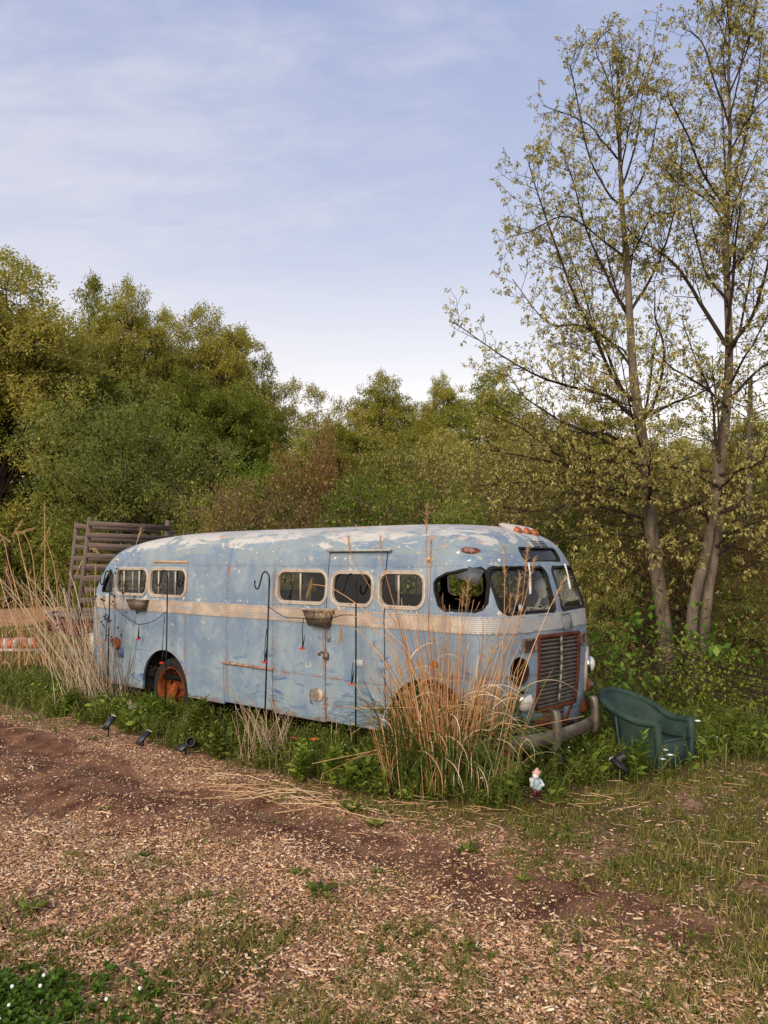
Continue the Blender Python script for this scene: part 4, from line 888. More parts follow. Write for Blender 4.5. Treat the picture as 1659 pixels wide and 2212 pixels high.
planter(-.75, -.42, 1.40, 1.25, 'embossed brown tin planter with dead straw beside the bus door', True)

# ------------------------------------------------------------------ SKELETON at the wheel
BONE = pbr('plastic_bone', noisy('#cfc8b2', '#e8e2d0', 8), .6)
sk = thing('skeleton_prop', 'plastic skeleton sitting at the steering wheel behind the bus windscreen', 'skeleton', tuple(bus_w((.97, .50, .93))), RZB)
g = Geo(); g.lathe([(.001, .185), (.035, .180), (.060, .155), (.071, .115), (.066, .075), (.05, .05), (.038, .03), (.034, .0), (.022, -.012), (.001, -.015)], 18, Matrix.Translation((.06, 0, .60)) @ Matrix.Diagonal((1.15, .92, 1, 1))); skl = g.build('skull', BONE, sk, True)
for s_ in (-1, 1): g = Geo(); g.lathe([(.001, .012), (.017, .008), (.018, 0)], 10, Matrix.Translation((.128, s_ * .026, .68)) @ Matrix.Rotation(PI / 2, 4, 'Y')); g.build('eye_socket', DARK, skl)
g = Geo(); g.tube(curve_pts([(-.05, 0, 0), (-.02, 0, .18), (-.04, 0, .36), (.0, 0, .5), (.05, 0, .61)], 16), .016, 8); g.build('spine', BONE, sk, True)
g = Geo()
for k in range(8):
    z_ = .25 + k * .03; r_ = .10 + .03 * math.sin(k / 7 * PI) - (.03 if k > 5 else 0); a = np.linspace(-.15, 2 * PI - .5 + .6, 22); P = np.column_stack([.05 + r_ * .8 * np.cos(a), r_ * 1.15 * np.sin(a), z_ + .04 * (1 - np.cos(a)) - .02]); g.tube(P, .0065, 5)
g.tube([(.15, 0, .24), (.14, 0, .44)], .014, 6); g.build('rib_cage', BONE, sk, True)
g = Geo(); g.tube([(0, -.19, .50), (.05, 0, .48), (0, .19, .50)], .010, 6); g.build('collarbone', BONE, sk, True)
g = Geo(); a = np.linspace(0, 2 * PI, 16); g.tube(np.column_stack([-.02 + .07 * np.cos(a), .13 * np.sin(a), .02 + .03 * np.abs(np.sin(a))]), .02, 6); g.build('pelvis', BONE, sk, True)
for s_ in (-1, 1):
    el = (.12, s_ * .26, .30); wr = (.29, s_ * .15, .42)
    g = Geo(); g.tube([(0, s_ * .19, .50), (.06, s_ * .24, .40), el], [.016, .010, .014], 7); g.tube([el, (.21, s_ * .215, .36), wr], [.010, .007, .009], 6); g.tube([(.12, s_ * .245, .29), (.21, s_ * .195, .345), wr], [.008, .006, .007], 6); arm = g.build('arm', BONE, sk, True)
    for f_ in range(5):
        g = Geo(); o_ = (f_ - 2) * .014; g.tube(curve_pts([wr, (wr[0] + .05, wr[1] + o_ * s_ * .8, wr[2] + .012), (wr[0] + .085 - (f_ == 0) * .03, wr[1] + o_ * s_ * 1.3, wr[2] + .005), (wr[0] + .10 - abs(f_ - 2) * .008 - (f_ == 0) * .03, wr[1] + o_ * s_ * 1.4, wr[2] - .03)], 8), .0055, 5); g.build('finger', BONE, arm, True)
    g = Geo(); g.tube([(0, s_ * .09, .02), (.12, s_ * .12, .05), (.25, s_ * .12, .04)], [.02, .013, .018], 7); g.tube([(.25, s_ * .12, .04), (.28, s_ * .12, -.30)], [.015, .011], 6); g.build('leg', BONE, sk, True)

# ------------------------------------------------------------------ WICKER CHAIR
def wick_h(t):
    x, y, z = t.xyz(t.co()); a = (z * 430.0); b = ((x + y * 1.3) * 330.0)
    return (a._m('SINE') * .5 * b._m('SINE') + .5)
WICK = pbr('green_wicker', lambda t: t.mix(t.noise(t.co(), 5, 5, .6).step(.3, .7), lin('#1c2f29'), lin('#34473e')), .65, spec=.3,
           bump=lambda t: (wick_h(t), .5, .004))
chair_p = on_ground(1418, 1640); 
chair = thing('wicker_chair', 'large dark green wicker tub chair standing in weeds by the bus front', 'chair', (2.50, 7.36, -.03), math.radians(40))
chair.scale = (.88, .88, .92); chair.rotation_euler = (math.radians(-2), math.radians(3), math.radians(38))
def chair_pt(s, v, off=0.0):
    """s in -1..1 runs round the tub from the left arm front over the back to the right arm front; v = 0..1 is height"""
    a = abs(s); 
    if a > .58: x0 = .31; y0 = -.30 + (1 - a) / .42 * .36; nx, ny = 1, 0
    else: th = a / .58 * PI / 2; x0 = .31 * math.sin(th); y0 = .06 + .27 * math.cos(th); nx, ny = math.sin(th), math.cos(th)
    sg = 1 if s >= 0 else -1; x0 *= sg; nx *= sg
    k = 1 - min(1, a / .80); k = k * k * (3 - 2 * k); top = .47 + .24 * k; z = top * v
    fl = (.04 + .22 * k) * max(0, v - .35) ** 1.5 * 1.6
    return np.array([x0 + nx * (fl + off), y0 + ny * (fl + off), z])
ns_, nv_ = 60, 14; g = Geo(); S_ = np.linspace(-1, 1, ns_); Vv = np.linspace(0, 1, nv_)
Vo = np.array([chair_pt(s_, v_) for v_ in Vv for s_ in S_]); Vi = np.array([chair_pt(s_, v_, -.035) for v_ in Vv for s_ in S_])
Q = np.array([[r_ * ns_ + c_, r_ * ns_ + c_ + 1, (r_ + 1) * ns_ + c_ + 1, (r_ + 1) * ns_ + c_] for r_ in range(nv_ - 1) for c_ in range(ns_ - 1)]); g.add(Vo, Q[:, ::-1]); g.add(Vi, Q); g.build('tub_back', WICK, chair, True)
P = [chair_pt(-1, v_, -.018) for v_ in np.linspace(0, .96, 8)] + [chair_pt(s_, 1, -.015) for s_ in np.linspace(-1, 1, 60)] + [chair_pt(1, v_, -.018) for v_ in np.linspace(.96, 0, 8)]
g = Geo(); P = np.array(P); R = np.full(len(P), .038); R[:6] = .042; R[-6:] = .042; g.tube(P, R, 10); g.build('rolled_rim', WICK, chair, True)
g = Geo(); pts = [chair_pt(s_, .0, -.04)[:2] for s_ in np.linspace(-1, 1, 40)]; n = len(pts); V = [(x_, y_, .30 + .015 * (y_ > 0)) for x_, y_ in pts] + [(x_, y_, .25) for x_, y_ in pts]; g.poly(V, [list(range(n))[::-1], list(range(n, 2 * n))] + [[k, (k + 1) % n, (k + 1) % n + n, k + n] for k in range(n)]); g.build('seat', WICK, chair)
g = Geo(); g.box((-.30, -.315, -.02), (.30, -.285, .305)); g.tube([(-.29, -.308, .300), (.29, -.308, .300)], .014, 8); g.build('front_skirt', WICK, chair)
for s_ in (-.5, .5): g = Geo(); p1 = chair_pt(s_, .93, .02); g.tube([p1, chair_pt(s_, 0, .03)], .014, 8); g.build('rear_leg', WICK, chair, True)

# ------------------------------------------------------------------ SOLAR SPOTLIGHTS
PANEL = pbr('solar_cell', noisy('#15181f', '#2b303b', 16), .3, .1); BLK = pbr('black_plastic', noisy('#0d0d0f', '#1b1b1e', 12), .55)
def solar(px, py, rz, tilt, h, label, head=True, panel=True):
    p = on_ground(px, py); o = thing('solar_spotlight', label, 'solar light', (p[0], p[1], float(gh(p[0], p[1]))), rz, 'solar spotlights staked along the bed')
    g = Geo(); g.tube([(0, 0, -.03), (0, 0, h)], [.006, .013], 6); g.build('stake', BLK, o)
    if panel:
        M = Matrix.Translation((0, 0, h + .02)) @ Matrix.Rotation(tilt * .8, 4, 'X'); g = Geo(); g.box((-.045, -.085, -.012), (.045, .085, .008), M); b = g.build('panel_case', BLK, o)
        g = Geo(); g.box((-.039, -.078, .009), (.039, .078, .012), M); g.build('solar_panel', PANEL, b); g = Geo(); g.box((-.046, .080, -.013), (.046, .090, .010), M); g.build('pale_edge', pbr('pale_edge', lin('#a9a88e'), .5), b)
    if head:
        M = Matrix.Translation((.07 if panel else 0, .03, h + .05)) @ Matrix.Rotation(math.radians(60), 4, 'X') @ Matrix.Rotation(.5, 4, 'Y'); g = Geo(); g.lathe([(.001, -.06), (.032, -.058), (.040, .0), (.046, .05), (.040, .05), (.034, .0), (.001, -.02)], 16, M); g.build('lamp_head', BLK, o, 40)
    return o
solar(234, 1592, -.75, math.radians(60), .13, 'black solar light with tilted panel, on bare chips at the far left of the bed', head=False)
solar(309, 1612, -.8, math.radians(50), .06, 'low black solar light leaning into weeds, between two others left of the bed', head=False)
solar(400, 1630, -.7, math.radians(32), .07, 'black solar light with round lamp head, below the tall weeds at the rear wheel')
solar(1340, 1690, .9, math.radians(38), .13, 'black solar light with slanted panel beside the green chair')
solar(1222, 1680, .4, 0, .10, 'black cup shaped lamp without panel, low in the grass below the bumper', panel=False)

# ------------------------------------------------------------------ GARDEN FIGURES and small bright things
def sph(g, c, r, sc_=(1, 1, 1), seg=12):
    a = np.linspace(-PI / 2, PI / 2, 8); g.lathe([(max(.0005, r * math.cos(t_)), r * math.sin(t_)) for t_ in a], seg, Matrix.Translation(c) @ Matrix.Diagonal((*sc_, 1)))
p = on_ground(1157, 1735); fig = thing('garden_figurine', 'small painted garden figure with pink cap and teal coat in the grass', 'figurine', (p[0], p[1], float(gh(p[0], p[1])) + .03), .5); fig.scale = (1.0,) * 3
PW = pbr('chipped_white', noisy('#a8adb0', '#d8dadb', 30), .5); PT_ = pbr('teal_glaze', noisy('#7fa9ad', '#c6d6d8', 24), .4); PR_ = pbr('dark_red_glaze', noisy('#2c0f10', '#6b2426', 30), .4); PK = pbr('pink_glaze', noisy('#b78576', '#dcb3a2', 20), .5)
g = Geo(); sph(g, (0, 0, .115), .042, (1, .85, 1.15)); sph(g, (.02, -.005, .09), .034); g.build('coat', PT_, fig, True)
g = Geo(); sph(g, (-.014, -.012, .05), .020, (.8, .8, 1.7)); sph(g, (.018, -.01, .05), .020, (.8, .8, 1.7)); g.build('trousers', PR_, fig, True)
g = Geo(); sph(g, (-.016, -.022, .012), .016, (1, 1.5, .7)); sph(g, (.02, -.02, .012), .016, (1, 1.5, .7)); g.build('shoes', pbr('dark_shoe', lin('#2a1c18'), .5), fig, True)
g = Geo(); sph(g, (-.004, -.01, .178), .028); hd = g.build('head', PW, fig, True); g = Geo(); g.lathe([(.001, .05), (.014, .035), (.030, .008), (.034, .0), (.026, -.004)], 14, Matrix.Translation((.0, -.008, .192)) @ Matrix.Rotation(.35, 4, 'Y')); g.tube([(.0, -.02, .20), (.045, -.02, .205)], [.02, .006], 8); g.build('cap', PK, hd, True)
for s_, q in ((-1, (-.06, -.03, .12)), (1, (.05, -.03, .105))): g = Geo(); g.tube(curve_pts([(s_ * .03, 0, .145), (s_ * .05, -.015, .125), q], 8), [.014] * 4 + [.011] * 4, 8); sph(g, q, .015); g.build('arm', PW, fig, True)
g = Geo(); g.lathe([(.012, -.02), (.016, 0), (.022, .03), (.018, .034), (.001, .02)], 10, Matrix.Translation((-.062, -.035, .14))); g.build('held_flower', PW, fig, True)
p = on_ground(566, 1534); fg2 = thing('bird_ornament', 'small white and pink ornament lying in weeds by the rear wheel', 'ornament', (p[0], p[1] - .05, .14), 1.0)
g = Geo(); sph(g, (0, 0, .05), .055, (1.5, .8, .8)); g.build('body', PW, fg2, True); g = Geo(); sph(g, (-.06, 0, .11), .035); g.build('head', PK, fg2, True); g = Geo(); sph(g, (.05, -.02, .06), .035, (1.5, .5, .8)); g.build('wing', PT_, fg2, True)
fg2.location = tuple(bw(-3.45, .25, .10))
p = on_ground(281, 1584); g = Geo(); g.poly([(-.03, 0, 0), (.02, -.012, .0), (.035, .0, .075), (-.005, .012, .04)], [[0, 1, 2], [0, 2, 3], [0, 3, 1], [1, 3, 2]]); o = g.build('plastic_scrap', pbr('red_plastic', lin('#c8433c'), .5)); o.location = (p[0], p[1], float(gh(p[0], p[1]))); o.rotation_euler = (0, 0, .6); tag(o, 'torn red plastic scrap on the wood chips', 'plastic scrap')
def flower(name, px, py, h, col, label, r=.022, n=8, grp=None, off=0):
    p = on_ground(px, py); o = thing(name, label, 'flower', (p[0], p[1] + off, float(gh(p[0], p[1]))), rng.uniform(0, 6), grp)
    g = Geo(); g.tube(curve_pts([(0, 0, 0), (.01, 0, h * .5), (.0, .0, h)], 6), .0022, 4); g.build('stem', M_GREEN, o)
    g = Geo(); a = np.linspace(0, 2 * PI, n, endpoint=False); B = np.column_stack([.004 * np.cos(a), .004 * np.sin(a), np.full(n, h)]); D = np.column_stack([np.cos(a), np.sin(a), np.full(n, .35)]); leaves(g, B, D, r, r * .7, .1); sph(g, (0, 0, h + .003), r * .3); g.build('bloom', col, o)
    return o
PYEL = pbr('yellow_petal', lin('#e6b21c'), .5); PORA = pbr('orange_petal', lin('#e07b28'), .5); PREDP = pbr('red_petal', lin('#b5352a'), .5)
flower('artificial_flower', 678, 1645, .20, PORA, 'orange artificial flower standing in the weeds below the bus door', .05, 12)
flower('artificial_flower', 634, 1640, .18, PREDP, 'faded red artificial flower at the foot of the cut reeds', .05, 12)
flower('buttercup', 857, 1680, .17, PYEL, 'single yellow flower in the weeds right of the orange one', .02)
for k, (px, py, h) in enumerate([(1437, 1672, .20), (1448, 1680, .19), (1432, 1690, .19)]):
    flower('daisy', px, py, h, M_WHITEPET, 'white daisies in a cluster in front of the green chair seat', .030, 12, 'daisies by the green chair')
flower('daisy', 1508, 1640, .36, M_WHITEPET, 'white daisy standing at the right arm of the green chair', .032, 12)
g_w = Geo(); n = 110; X = rng.uniform(-4.5, 3.2, 900); Y = rng.uniform(5.6, 9.5, 900); k = (weed_m(X, Y) > .6) & ~under_bus(X, Y, -.1); X, Y = X[k][:n], Y[k][:n]
for x_, y_ in zip(X, Y):
    z_ = float(gh(x_, y_)) + rng.uniform(.16, .30); a = np.linspace(0, 2 * PI, 5, endpoint=False) + rng.uniform(0, 1); leaves(g_w, np.tile([x_, y_, z_], (5, 1)), np.column_stack([np.cos(a), np.sin(a), np.full(5, .4)]), .011, .009, .1)
kind(g_w.build('tiny_white_blossoms', M_WHITEPET), 'stuff')

# ------------------------------------------------------------------ STAKE TRAILER behind the rear of the bus
OLDW = pbr('grey_old_wood', lambda t: t.ramp(t.noise(t.map(t.co(), (1.2, 45, 45)), 3, 7, .7), [(.3, lin('#3a302b')), (.5, lin('#695a52')), (.72, lin('#8b7d74'))]), .9, spec=.2, bump=lambda t: (t.noise(t.map(t.co(), (1, 14, 14)), 5, 5, .7), .25, .006))
pA = at(184, 1260, 12.6); pB = at(358, 1260, 13.6)
ang = math.atan2(pB[1] - pA[1], pB[0] - pA[0]); Lt = float(np.hypot(pB[0] - pA[0], pB[1] - pA[1]))
tr = thing('stake_trailer', 'old trailer with grey slatted wooden side racks behind the rear of the bus', 'trailer', (pA[0], pA[1], 0), ang)
def rack(y_, x0, x1, zs, top, lean):
    for k, z_ in enumerate(zs):
        a, b = x0 + .07 * (z_ - 1.7) + rng.uniform(-.03, .03), x1 + .07 * (z_ - 1.7) + rng.uniform(-.04, .05); g = Geo(); dz = rng.normal(0, .012, 2); yl = y_ + lean * (z_ - 1.1)
        g.bar((a, yl, z_ + dz[0] - k * 0), (b, yl + .0, z_ - .05 + dz[1]), .028, .085); g.build('slat', OLDW, tr)
    for x_ in (x0 + .03, x1 - .02): g = Geo(); g.bar((x_ - .10, y_ + .035 - lean * .2, .85), (x_ + .05, y_ + .035 + lean * (top - 1.1), top), .075, .05); g.build('post', OLDW, tr)
rack(0, -.02, Lt, [2.50, 2.33, 2.14, 1.96, 1.78, 1.60, 1.42, 1.24, 1.08], 2.60, -.02)
rack(1.35, .35, Lt + .5, [2.50, 2.30, 2.12, 1.94, 1.76, 1.58], 2.58, .03)
for k in range(3): g = Geo(); g.bar((Lt + .06 + k * .055, .02 + k * .04, 1.0), (Lt + .06 + k * .05, .02 + k * .05, 2.50 - k * .05), .05, .06); g.build('post', OLDW, tr)
g = Geo(); g.box((-.06, -.1, .92), (Lt + .7, 1.5, .99)); g.build('deck', OLDW, tr)
g = Geo(); g.box((-.03, -.05, .66), (.05, 1.45, .92)); g.box((0, -.08, .78), (Lt + .6, .0, .90)); g.box((.05, -.06, .35), (.12, .04, .72)); g.build('frame', RUSTRED, tr)
g = Geo(); g.box((.06, -.20, .42), (.40, -.07, .72)); g.build('tool_box', pbr('pale_box', noisy('#a9a08f', '#cfc6b4', 8), .6), tr)
for x_ in (.75, 1.55):
    g = Geo(); g.lathe([(.12, -.09), (.30, -.1), (.34, -.05), (.34, .05), (.30, .1), (.12, .09)], 24, Matrix.Translation((x_, .1, .34)) @ Matrix.Rotation(PI / 2, 4, 'X')); wq = g.build('wheel', TYRE, tr, 50); g = Geo(); g.lathe([(.17, .07), (.16, .03), (.06, .05), (.001, .05)], 18, Matrix.Translation((x_, .1, .34)) @ Matrix.Rotation(PI / 2, 4, 'X')); g.build('hub', RUSTRED, wq, 40)

# ------------------------------------------------------------------ left background: barrels, board, posts, leaning boards
BW = pbr('dirty_white', noisy('#97897f', '#c0b2a8', 8), .55); BO_ = pbr('faded_orange', noisy('#96431f', '#bd6440', 8), .5)
def barrel(x_, y_, rz, label, swap):
    o = thing('traffic_barrel', label, 'barrel', (x_, y_, .14), rz, 'striped barrels lying by the board'); zs = [0, .10, .20, .30, .40, .48]
    for k in range(5):
        r0 = .145 - .004 * k; g = Geo(); pr = [(r0, zs[k]), (r0 + .008, zs[k] + .02), (r0 + .008, zs[k + 1] - .02), (r0 - .004, zs[k + 1])]
        if k == 0: pr = [(.001, 0)] + pr
        if k == 4: pr = pr + [(r0 - .05, zs[5] + .03), (.001, zs[5] + .035)]
        g.lathe(pr, 22, Matrix.Rotation(PI / 2, 4, 'Y')); g.build('band', BO_ if (k + swap) % 2 == 0 else BW, o, 40)
p = on_ground(-12, 1408); barrel(p[0], p[1], .05, 'faded orange banded barrel lying at the left edge of the photo', 1)
p = on_ground(32, 1406); barrel(p[0], p[1], .0, 'dirty white banded barrel lying right of the orange one', 0)
p = on_ground(-20, 1412); g = Geo(); g.box((-.6, -.02, 0), (1.05, .02, .07)); o = g.build('white_board', BW); o.location = (p[0], p[1], .03); tag(o, 'long whitewashed board lying in front of the striped barrels', 'board')
def post(px, py, h, r, mat, label, nm='fence_post'):
    p = on_ground(px, py); g = Geo(); g.tube([(0, 0, -.1), (.01, 0, h * .5), (.0, .02, h)], [r, r * .95, r * .85], 9); o = g.build(nm, mat, None, 40); o.location = (p[0], p[1], 0); tag(o, label, 'post'); return o
post(93, 1300, 1.75, .13, OLDW, 'stout weathered fence post standing at the wood edge left of the trailer')
post(14, 1318, 2.6, .10, M_BARK_D, 'dark slim post at the left edge of the photo before the wood')
for k, (a_, b_, lb) in enumerate((((70, 1290), (93, 1262), 'grey board leaning on the stout fence post'), ((82, 1275), (120, 1268), 'broken grey board lying across behind the fence post'))):
    d_ = on_ground(93, 1300)[1] - .35 - k * .3; g = Geo(); g.bar(at(*a_, d_), at(*b_, d_), .22, .05); o = g.build('loose_board', OLDW); tag(o, lb, 'board')
# ------------------------------------------------------------------ DRY REEDS
def curl_leaves(g, B, az, L, r, up0=1.1, turn=3.2, wid=.006):
    """long dry leaves that rise, arch over and hang or curl"""
    n = len(B); K = 12; s = np.linspace(0, 1, K); th = (up0 - turn[:, None] * s[None] ** 1.25 if not np.isscalar(turn) else up0 - turn * s[None] ** 1.25 * np.ones((n, 1)))
    st = (L / (K - 1))[:, None]; hx = np.cumsum(np.cos(th) * st, 1); hz = np.cumsum(np.sin(th) * st, 1)
    P = np.stack([B[:, :1] + np.cos(az)[:, None] * hx, B[:, 1:2] + np.sin(az)[:, None] * hx, B[:, 2:] + hz], -1); P[..., 2] = np.maximum(P[..., 2], gh(P[..., 0], P[..., 1]) + .01)
    W = wid * np.linspace(1, .25, K)[None] * r.uniform(.7, 1.3, n)[:, None]; a2 = az + PI / 2; ribbons(g, P, W, np.stack([np.cos(a2) , np.sin(a2), .5 * np.ones(n)], -1))
def plume(g, P, r, L=.22, n=70, w=.0028):
    """feathery head along the end of stalk polyline P"""
    d = unit(P[-1] - P[-3]); t_ = r.uniform(0, 1, n); B = P[-1] - d * (t_ * L)[:, None] * 1.0; q = r.normal(0, 1, (n, 3)); D = unit(d * 1.5 + q * .45)
    l = r.uniform(.04, .11, n); K = 4; s = np.linspace(0, 1, K); PP = B[:, None] + D[:, None] * (l[:, None] * s)[..., None]; PP[..., 2] -= .35 * (l[:, None] * s ** 2)
    ribbons(g, PP, np.tile([w, w, w * .8, w * .3], (n, 1)), unit(np.cross(D, r.normal(0, 1, (n, 3)))))
def stalks(g, B, az, h, lean, bend, rad, r, K=8):
    n = len(B); s = np.linspace(0, 1, K); out = h[:, None] * (lean[:, None] * s + bend[:, None] * s ** 3); up = h[:, None] * (s - .35 * np.abs(bend)[:, None] * s ** 4)
    wob = r.normal(0, .006, (n, K, 3)) * s[None, :, None]
    P = np.stack([B[:, :1] + np.cos(az)[:, None] * out, B[:, 1:2] + np.sin(az)[:, None] * out, B[:, 2:] + up], -1) + wob
    tubes(g, P, rad[:, None] * np.linspace(1, .45, K)[None], 4); return P
M_REEDGREEN = leafmat('reed_green', ['#34471c', '#52662c', '#75833f'], .3)

r = np.random.default_rng(3)
c0 = np.array([.53, 6.45]); cl = thing('dry_reed_clump', 'tall clump of orange dry reeds with green blades before the bus front wheel', 'reed clump', (c0[0], c0[1], 0))
g = Geo(); n = 310; B = np.column_stack([r.normal(0, .23, n).clip(-.5, .5), r.normal(0, .08, n).clip(-.2, .14), np.zeros(n)]); az = np.arctan2(B[:, 1], B[:, 0]) + r.normal(0, .5, n); h = (.45 + 1.35 * r.beta(1.2, 1.4, n)) * (1 - .25 * np.abs(B[:, 0]) / .4)
P = stalks(g, B, az, h, r.uniform(0, .30, n), r.uniform(-.06, .16, n), r.uniform(.0026, .0055, n), r)
trace = [[(965, 1620), (930, 1400), (922, 1220), (922, 1090)], [(1060, 1640), (1085, 1400), (1090, 1280), (1090, 1186)], [(1070, 1640), (1110, 1420), (1130, 1280), (1140, 1182)], [(1040, 1640), (1090, 1450), (1130, 1310), (1154, 1210)], [(1060, 1640), (1130, 1460), (1180, 1330), (1222, 1246)],
         [(1000, 1630), (1070, 1430), (1110, 1320), (1124, 1243)], [(950, 1620), (990, 1420), (1005, 1330), (1011, 1258)], [(930, 1620), (925, 1400), (930, 1250), (931, 1166)], [(990, 1630), (1060, 1430), (1095, 1340), (1104, 1288)], [(985, 1600), (905, 1445), (800, 1330), (725, 1275), (676, 1263), (668, 1275)], [(990, 1590), (890, 1440), (790, 1345), (730, 1318), (700, 1322)],
         [(930, 1600), (850, 1470), (800, 1390), (745, 1345), (735, 1380)], [(960, 1600), (880, 1400), (800, 1270), (760, 1200), (752, 1160)], [(940, 1600), (870, 1380), (838, 1260), (826, 1210), (822, 1160)]]
gp = Geo()
for k, tr_ in enumerate(trace):
    dd = c0[1] + r.normal(0, .06); Pw = np.array([at(x_, y_, dd + .04 * i_) for i_, (x_, y_) in enumerate(tr_)]) - np.array([c0[0], c0[1], 0]); Pw[0, 2] = min(Pw[0, 2], .05); pts = curve_pts(Pw, 16); g.tube(pts, np.linspace(.0045, .002, 16), 5, False); plume(gp, pts, r, .26 if k < 9 else .14, 90 if k < 9 else 50)
for i_ in r.choice(n, 12, replace=False): plume(gp, P[i_], r, .16, 45)
nb = 60; Bb = np.column_stack([r.normal(0, .25, nb).clip(-.5, .5), r.normal(0, .08, nb).clip(-.2, .14), np.zeros(nb)]); ab = r.uniform(0, 2 * PI, nb); hb = r.uniform(.3, .9, nb); kk = Bb + np.column_stack([np.cos(ab) * hb * .15, np.sin(ab) * hb * .1, hb]); lb_ = r.uniform(.3, .8, nb); tb = kk + np.column_stack([np.cos(ab) * lb_ * .9, np.sin(ab) * lb_ * .35, r.uniform(-.5, .3, nb) * lb_]); tb[:, 2] = np.maximum(tb[:, 2], .03); tubes(g, np.stack([Bb, (Bb + kk) / 2, kk, kk + (tb - kk) * .15, (kk + tb) / 2, tb], 1), np.tile(np.linspace(.0045, .002, 6), (nb, 1)), 4)
g.build('stem', leafmat('orange_stalk', ['#8a5832', '#b58050', '#cc9c6a', '#e0be94'], .1), cl); gp.build('plume', M_PLUME, cl)
g = Geo(); n = 170; i_ = r.integers(0, 310, n); j_ = r.integers(1, 6, n); Bc = P[i_, j_]; curl_leaves(g, Bc, r.uniform(0, 2 * PI, n), r.uniform(.25, .75, n), r, 1.0, r.uniform(2.0, 5.2, n), .0075)
n = 14; curl_leaves(g, np.column_stack([r.uniform(.05, .35, n), r.uniform(-.15, .05, n), r.uniform(.35, .8, n)]), r.uniform(-.5, .3, n), r.uniform(.4, .7, n), r, .9, r.uniform(2.2, 3.0, n), .009)
g.build('dry_foliage', leafmat('curled_dry_leaf', ['#b98a5c', '#d4ac7c', '#e6cba0', '#f0dcb8'], .2), cl)
g = Geo(); n = 480; B = np.column_stack([r.normal(-.05, .22, n).clip(-.5, .30), r.normal(-.02, .09, n).clip(-.25, .15), np.zeros(n)]); curl_leaves(g, B, np.arctan2(B[:, 1], B[:, 0]) + r.normal(0, .7, n), r.uniform(.5, 1.15, n), r, 1.45, r.uniform(.5, 2.4, n), .013); g.build('green_foliage', M_REEDGREEN, cl)

p = on_ground(215, 1528); cl = thing('dry_reed_clump', 'fan of pale leaning dry stalks at the rear corner of the bus', 'reed clump', (p[0], p[1], 0)); r = np.random.default_rng(5)
g = Geo(); n = 135; B = np.column_stack([r.normal(0, .22, n), r.normal(0, .16, n), np.zeros(n)]); az = np.where(r.uniform(0, 1, n) < .72, PI + r.normal(.1, .7, n), r.normal(0, .8, n)); h = r.uniform(.7, 1.75, n); P = stalks(g, B, az, h, r.uniform(.02, .62, n), r.uniform(-.05, .15, n), r.uniform(.003, .0065, n), r)
tr2 = [[(240, 1520), (170, 1400), (110, 1300), (60, 1245)], [(235, 1520), (190, 1380), (165, 1280), (150, 1235)], [(250, 1520), (215, 1380), (205, 1290), (207, 1220)], [(220, 1520), (130, 1420), (60, 1330), (10, 1270)], [(230, 1520), (260, 1300), (305, 1140)], [(225, 1520), (245, 1350), (262, 1240)], [(200, 1520), (100, 1380), (45, 1300), (-10, 1240)]]
gp = Geo()
for tr_ in tr2: pts = curve_pts(np.array([at(x_, y_, p[1] + .05) for x_, y_ in tr_]) - p, 14); pts[0, 2] = 0; g.tube(pts, np.linspace(.006, .0028, 14), 5, False); plume(gp, pts, r, .2, 40)
for i_ in r.choice(n, 8, replace=False): plume(gp, P[i_], r, .14, 35)
g.build('stem', M_DRY2, cl); gp.build('plume', M_PLUME, cl)
g = Geo(); n = 60; curl_leaves(g, P[r.integers(0, 135, n), r.integers(1, 5, n)], r.uniform(0, 2 * PI, n), r.uniform(.3, .8, n), r, .9, r.uniform(1.5, 3.6, n), .007); n = 60; curl_leaves(g, np.column_stack([r.normal(0, .3, n), r.normal(0, .2, n), np.zeros(n)]), PI + r.normal(0, 1.3, n), r.uniform(.4, 1.0, n), r, .7, r.uniform(.8, 1.8, n), .008); g.build('dry_foliage', M_DRY, cl)
g = Geo(); n = 60; B = np.column_stack([r.normal(-.05, .3, n), r.normal(0, .15, n), np.zeros(n)]); curl_leaves(g, B, r.uniform(0, 2 * PI, n), r.uniform(.4, .8, n), r, 1.4, r.uniform(.5, 1.8, n), .012); g.build('green_foliage', M_REEDGREEN, cl)

p = on_ground(95, 1440); cl = thing('plumed_grass_clump', 'tallest plumed dry grass at the left edge of the photo, rising before the dark wood', 'reed clump', (p[0], p[1], 0)); r = np.random.default_rng(8)
g = Geo(); gp = Geo(); n = 70; B = np.column_stack([r.normal(-.25, .40, n), r.normal(0, .25, n), np.zeros(n)]); P = stalks(g, B, PI + r.normal(0, 1.3, n), r.uniform(.8, 2.0, n), r.uniform(0, .35, n), r.uniform(-.02, .12, n), r.uniform(.004, .007, n), r)
for tr_ in [[(100, 1440), (97, 1300), (97, 1180), (96, 1088)], [(90, 1440), (50, 1320), (20, 1220), (8, 1165), (-5, 1150)], [(95, 1440), (70, 1300), (48, 1200), (36, 1150), (28, 1155)], [(100, 1440), (82, 1320), (70, 1200), (52, 1152), (38, 1150)], [(110, 1440), (125, 1320), (118, 1230), (100, 1168), (92, 1175)], [(120, 1440), (140, 1330), (165, 1240), (195, 1185), (210, 1192)], [(80, 1440), (30, 1340), (0, 1250), (-12, 1180), (-20, 1175)], [(70, 1440), (40, 1330), (22, 1260), (12, 1230)]]:
    pts = curve_pts(np.array([at(x_, y_, p[1]) for x_, y_ in tr_]) - p, 18); pts[0, 2] = 0; g.tube(pts, np.linspace(.010, .0045, 18), 5, False); plume(gp, pts, r, .34, 80, .0055)
for i_ in r.choice(n, 12, replace=False): plume(gp, P[i_], r, .2, 40, .005)
g.build('stem', M_DRY, cl); gp.build('plume', M_PLUME, cl)
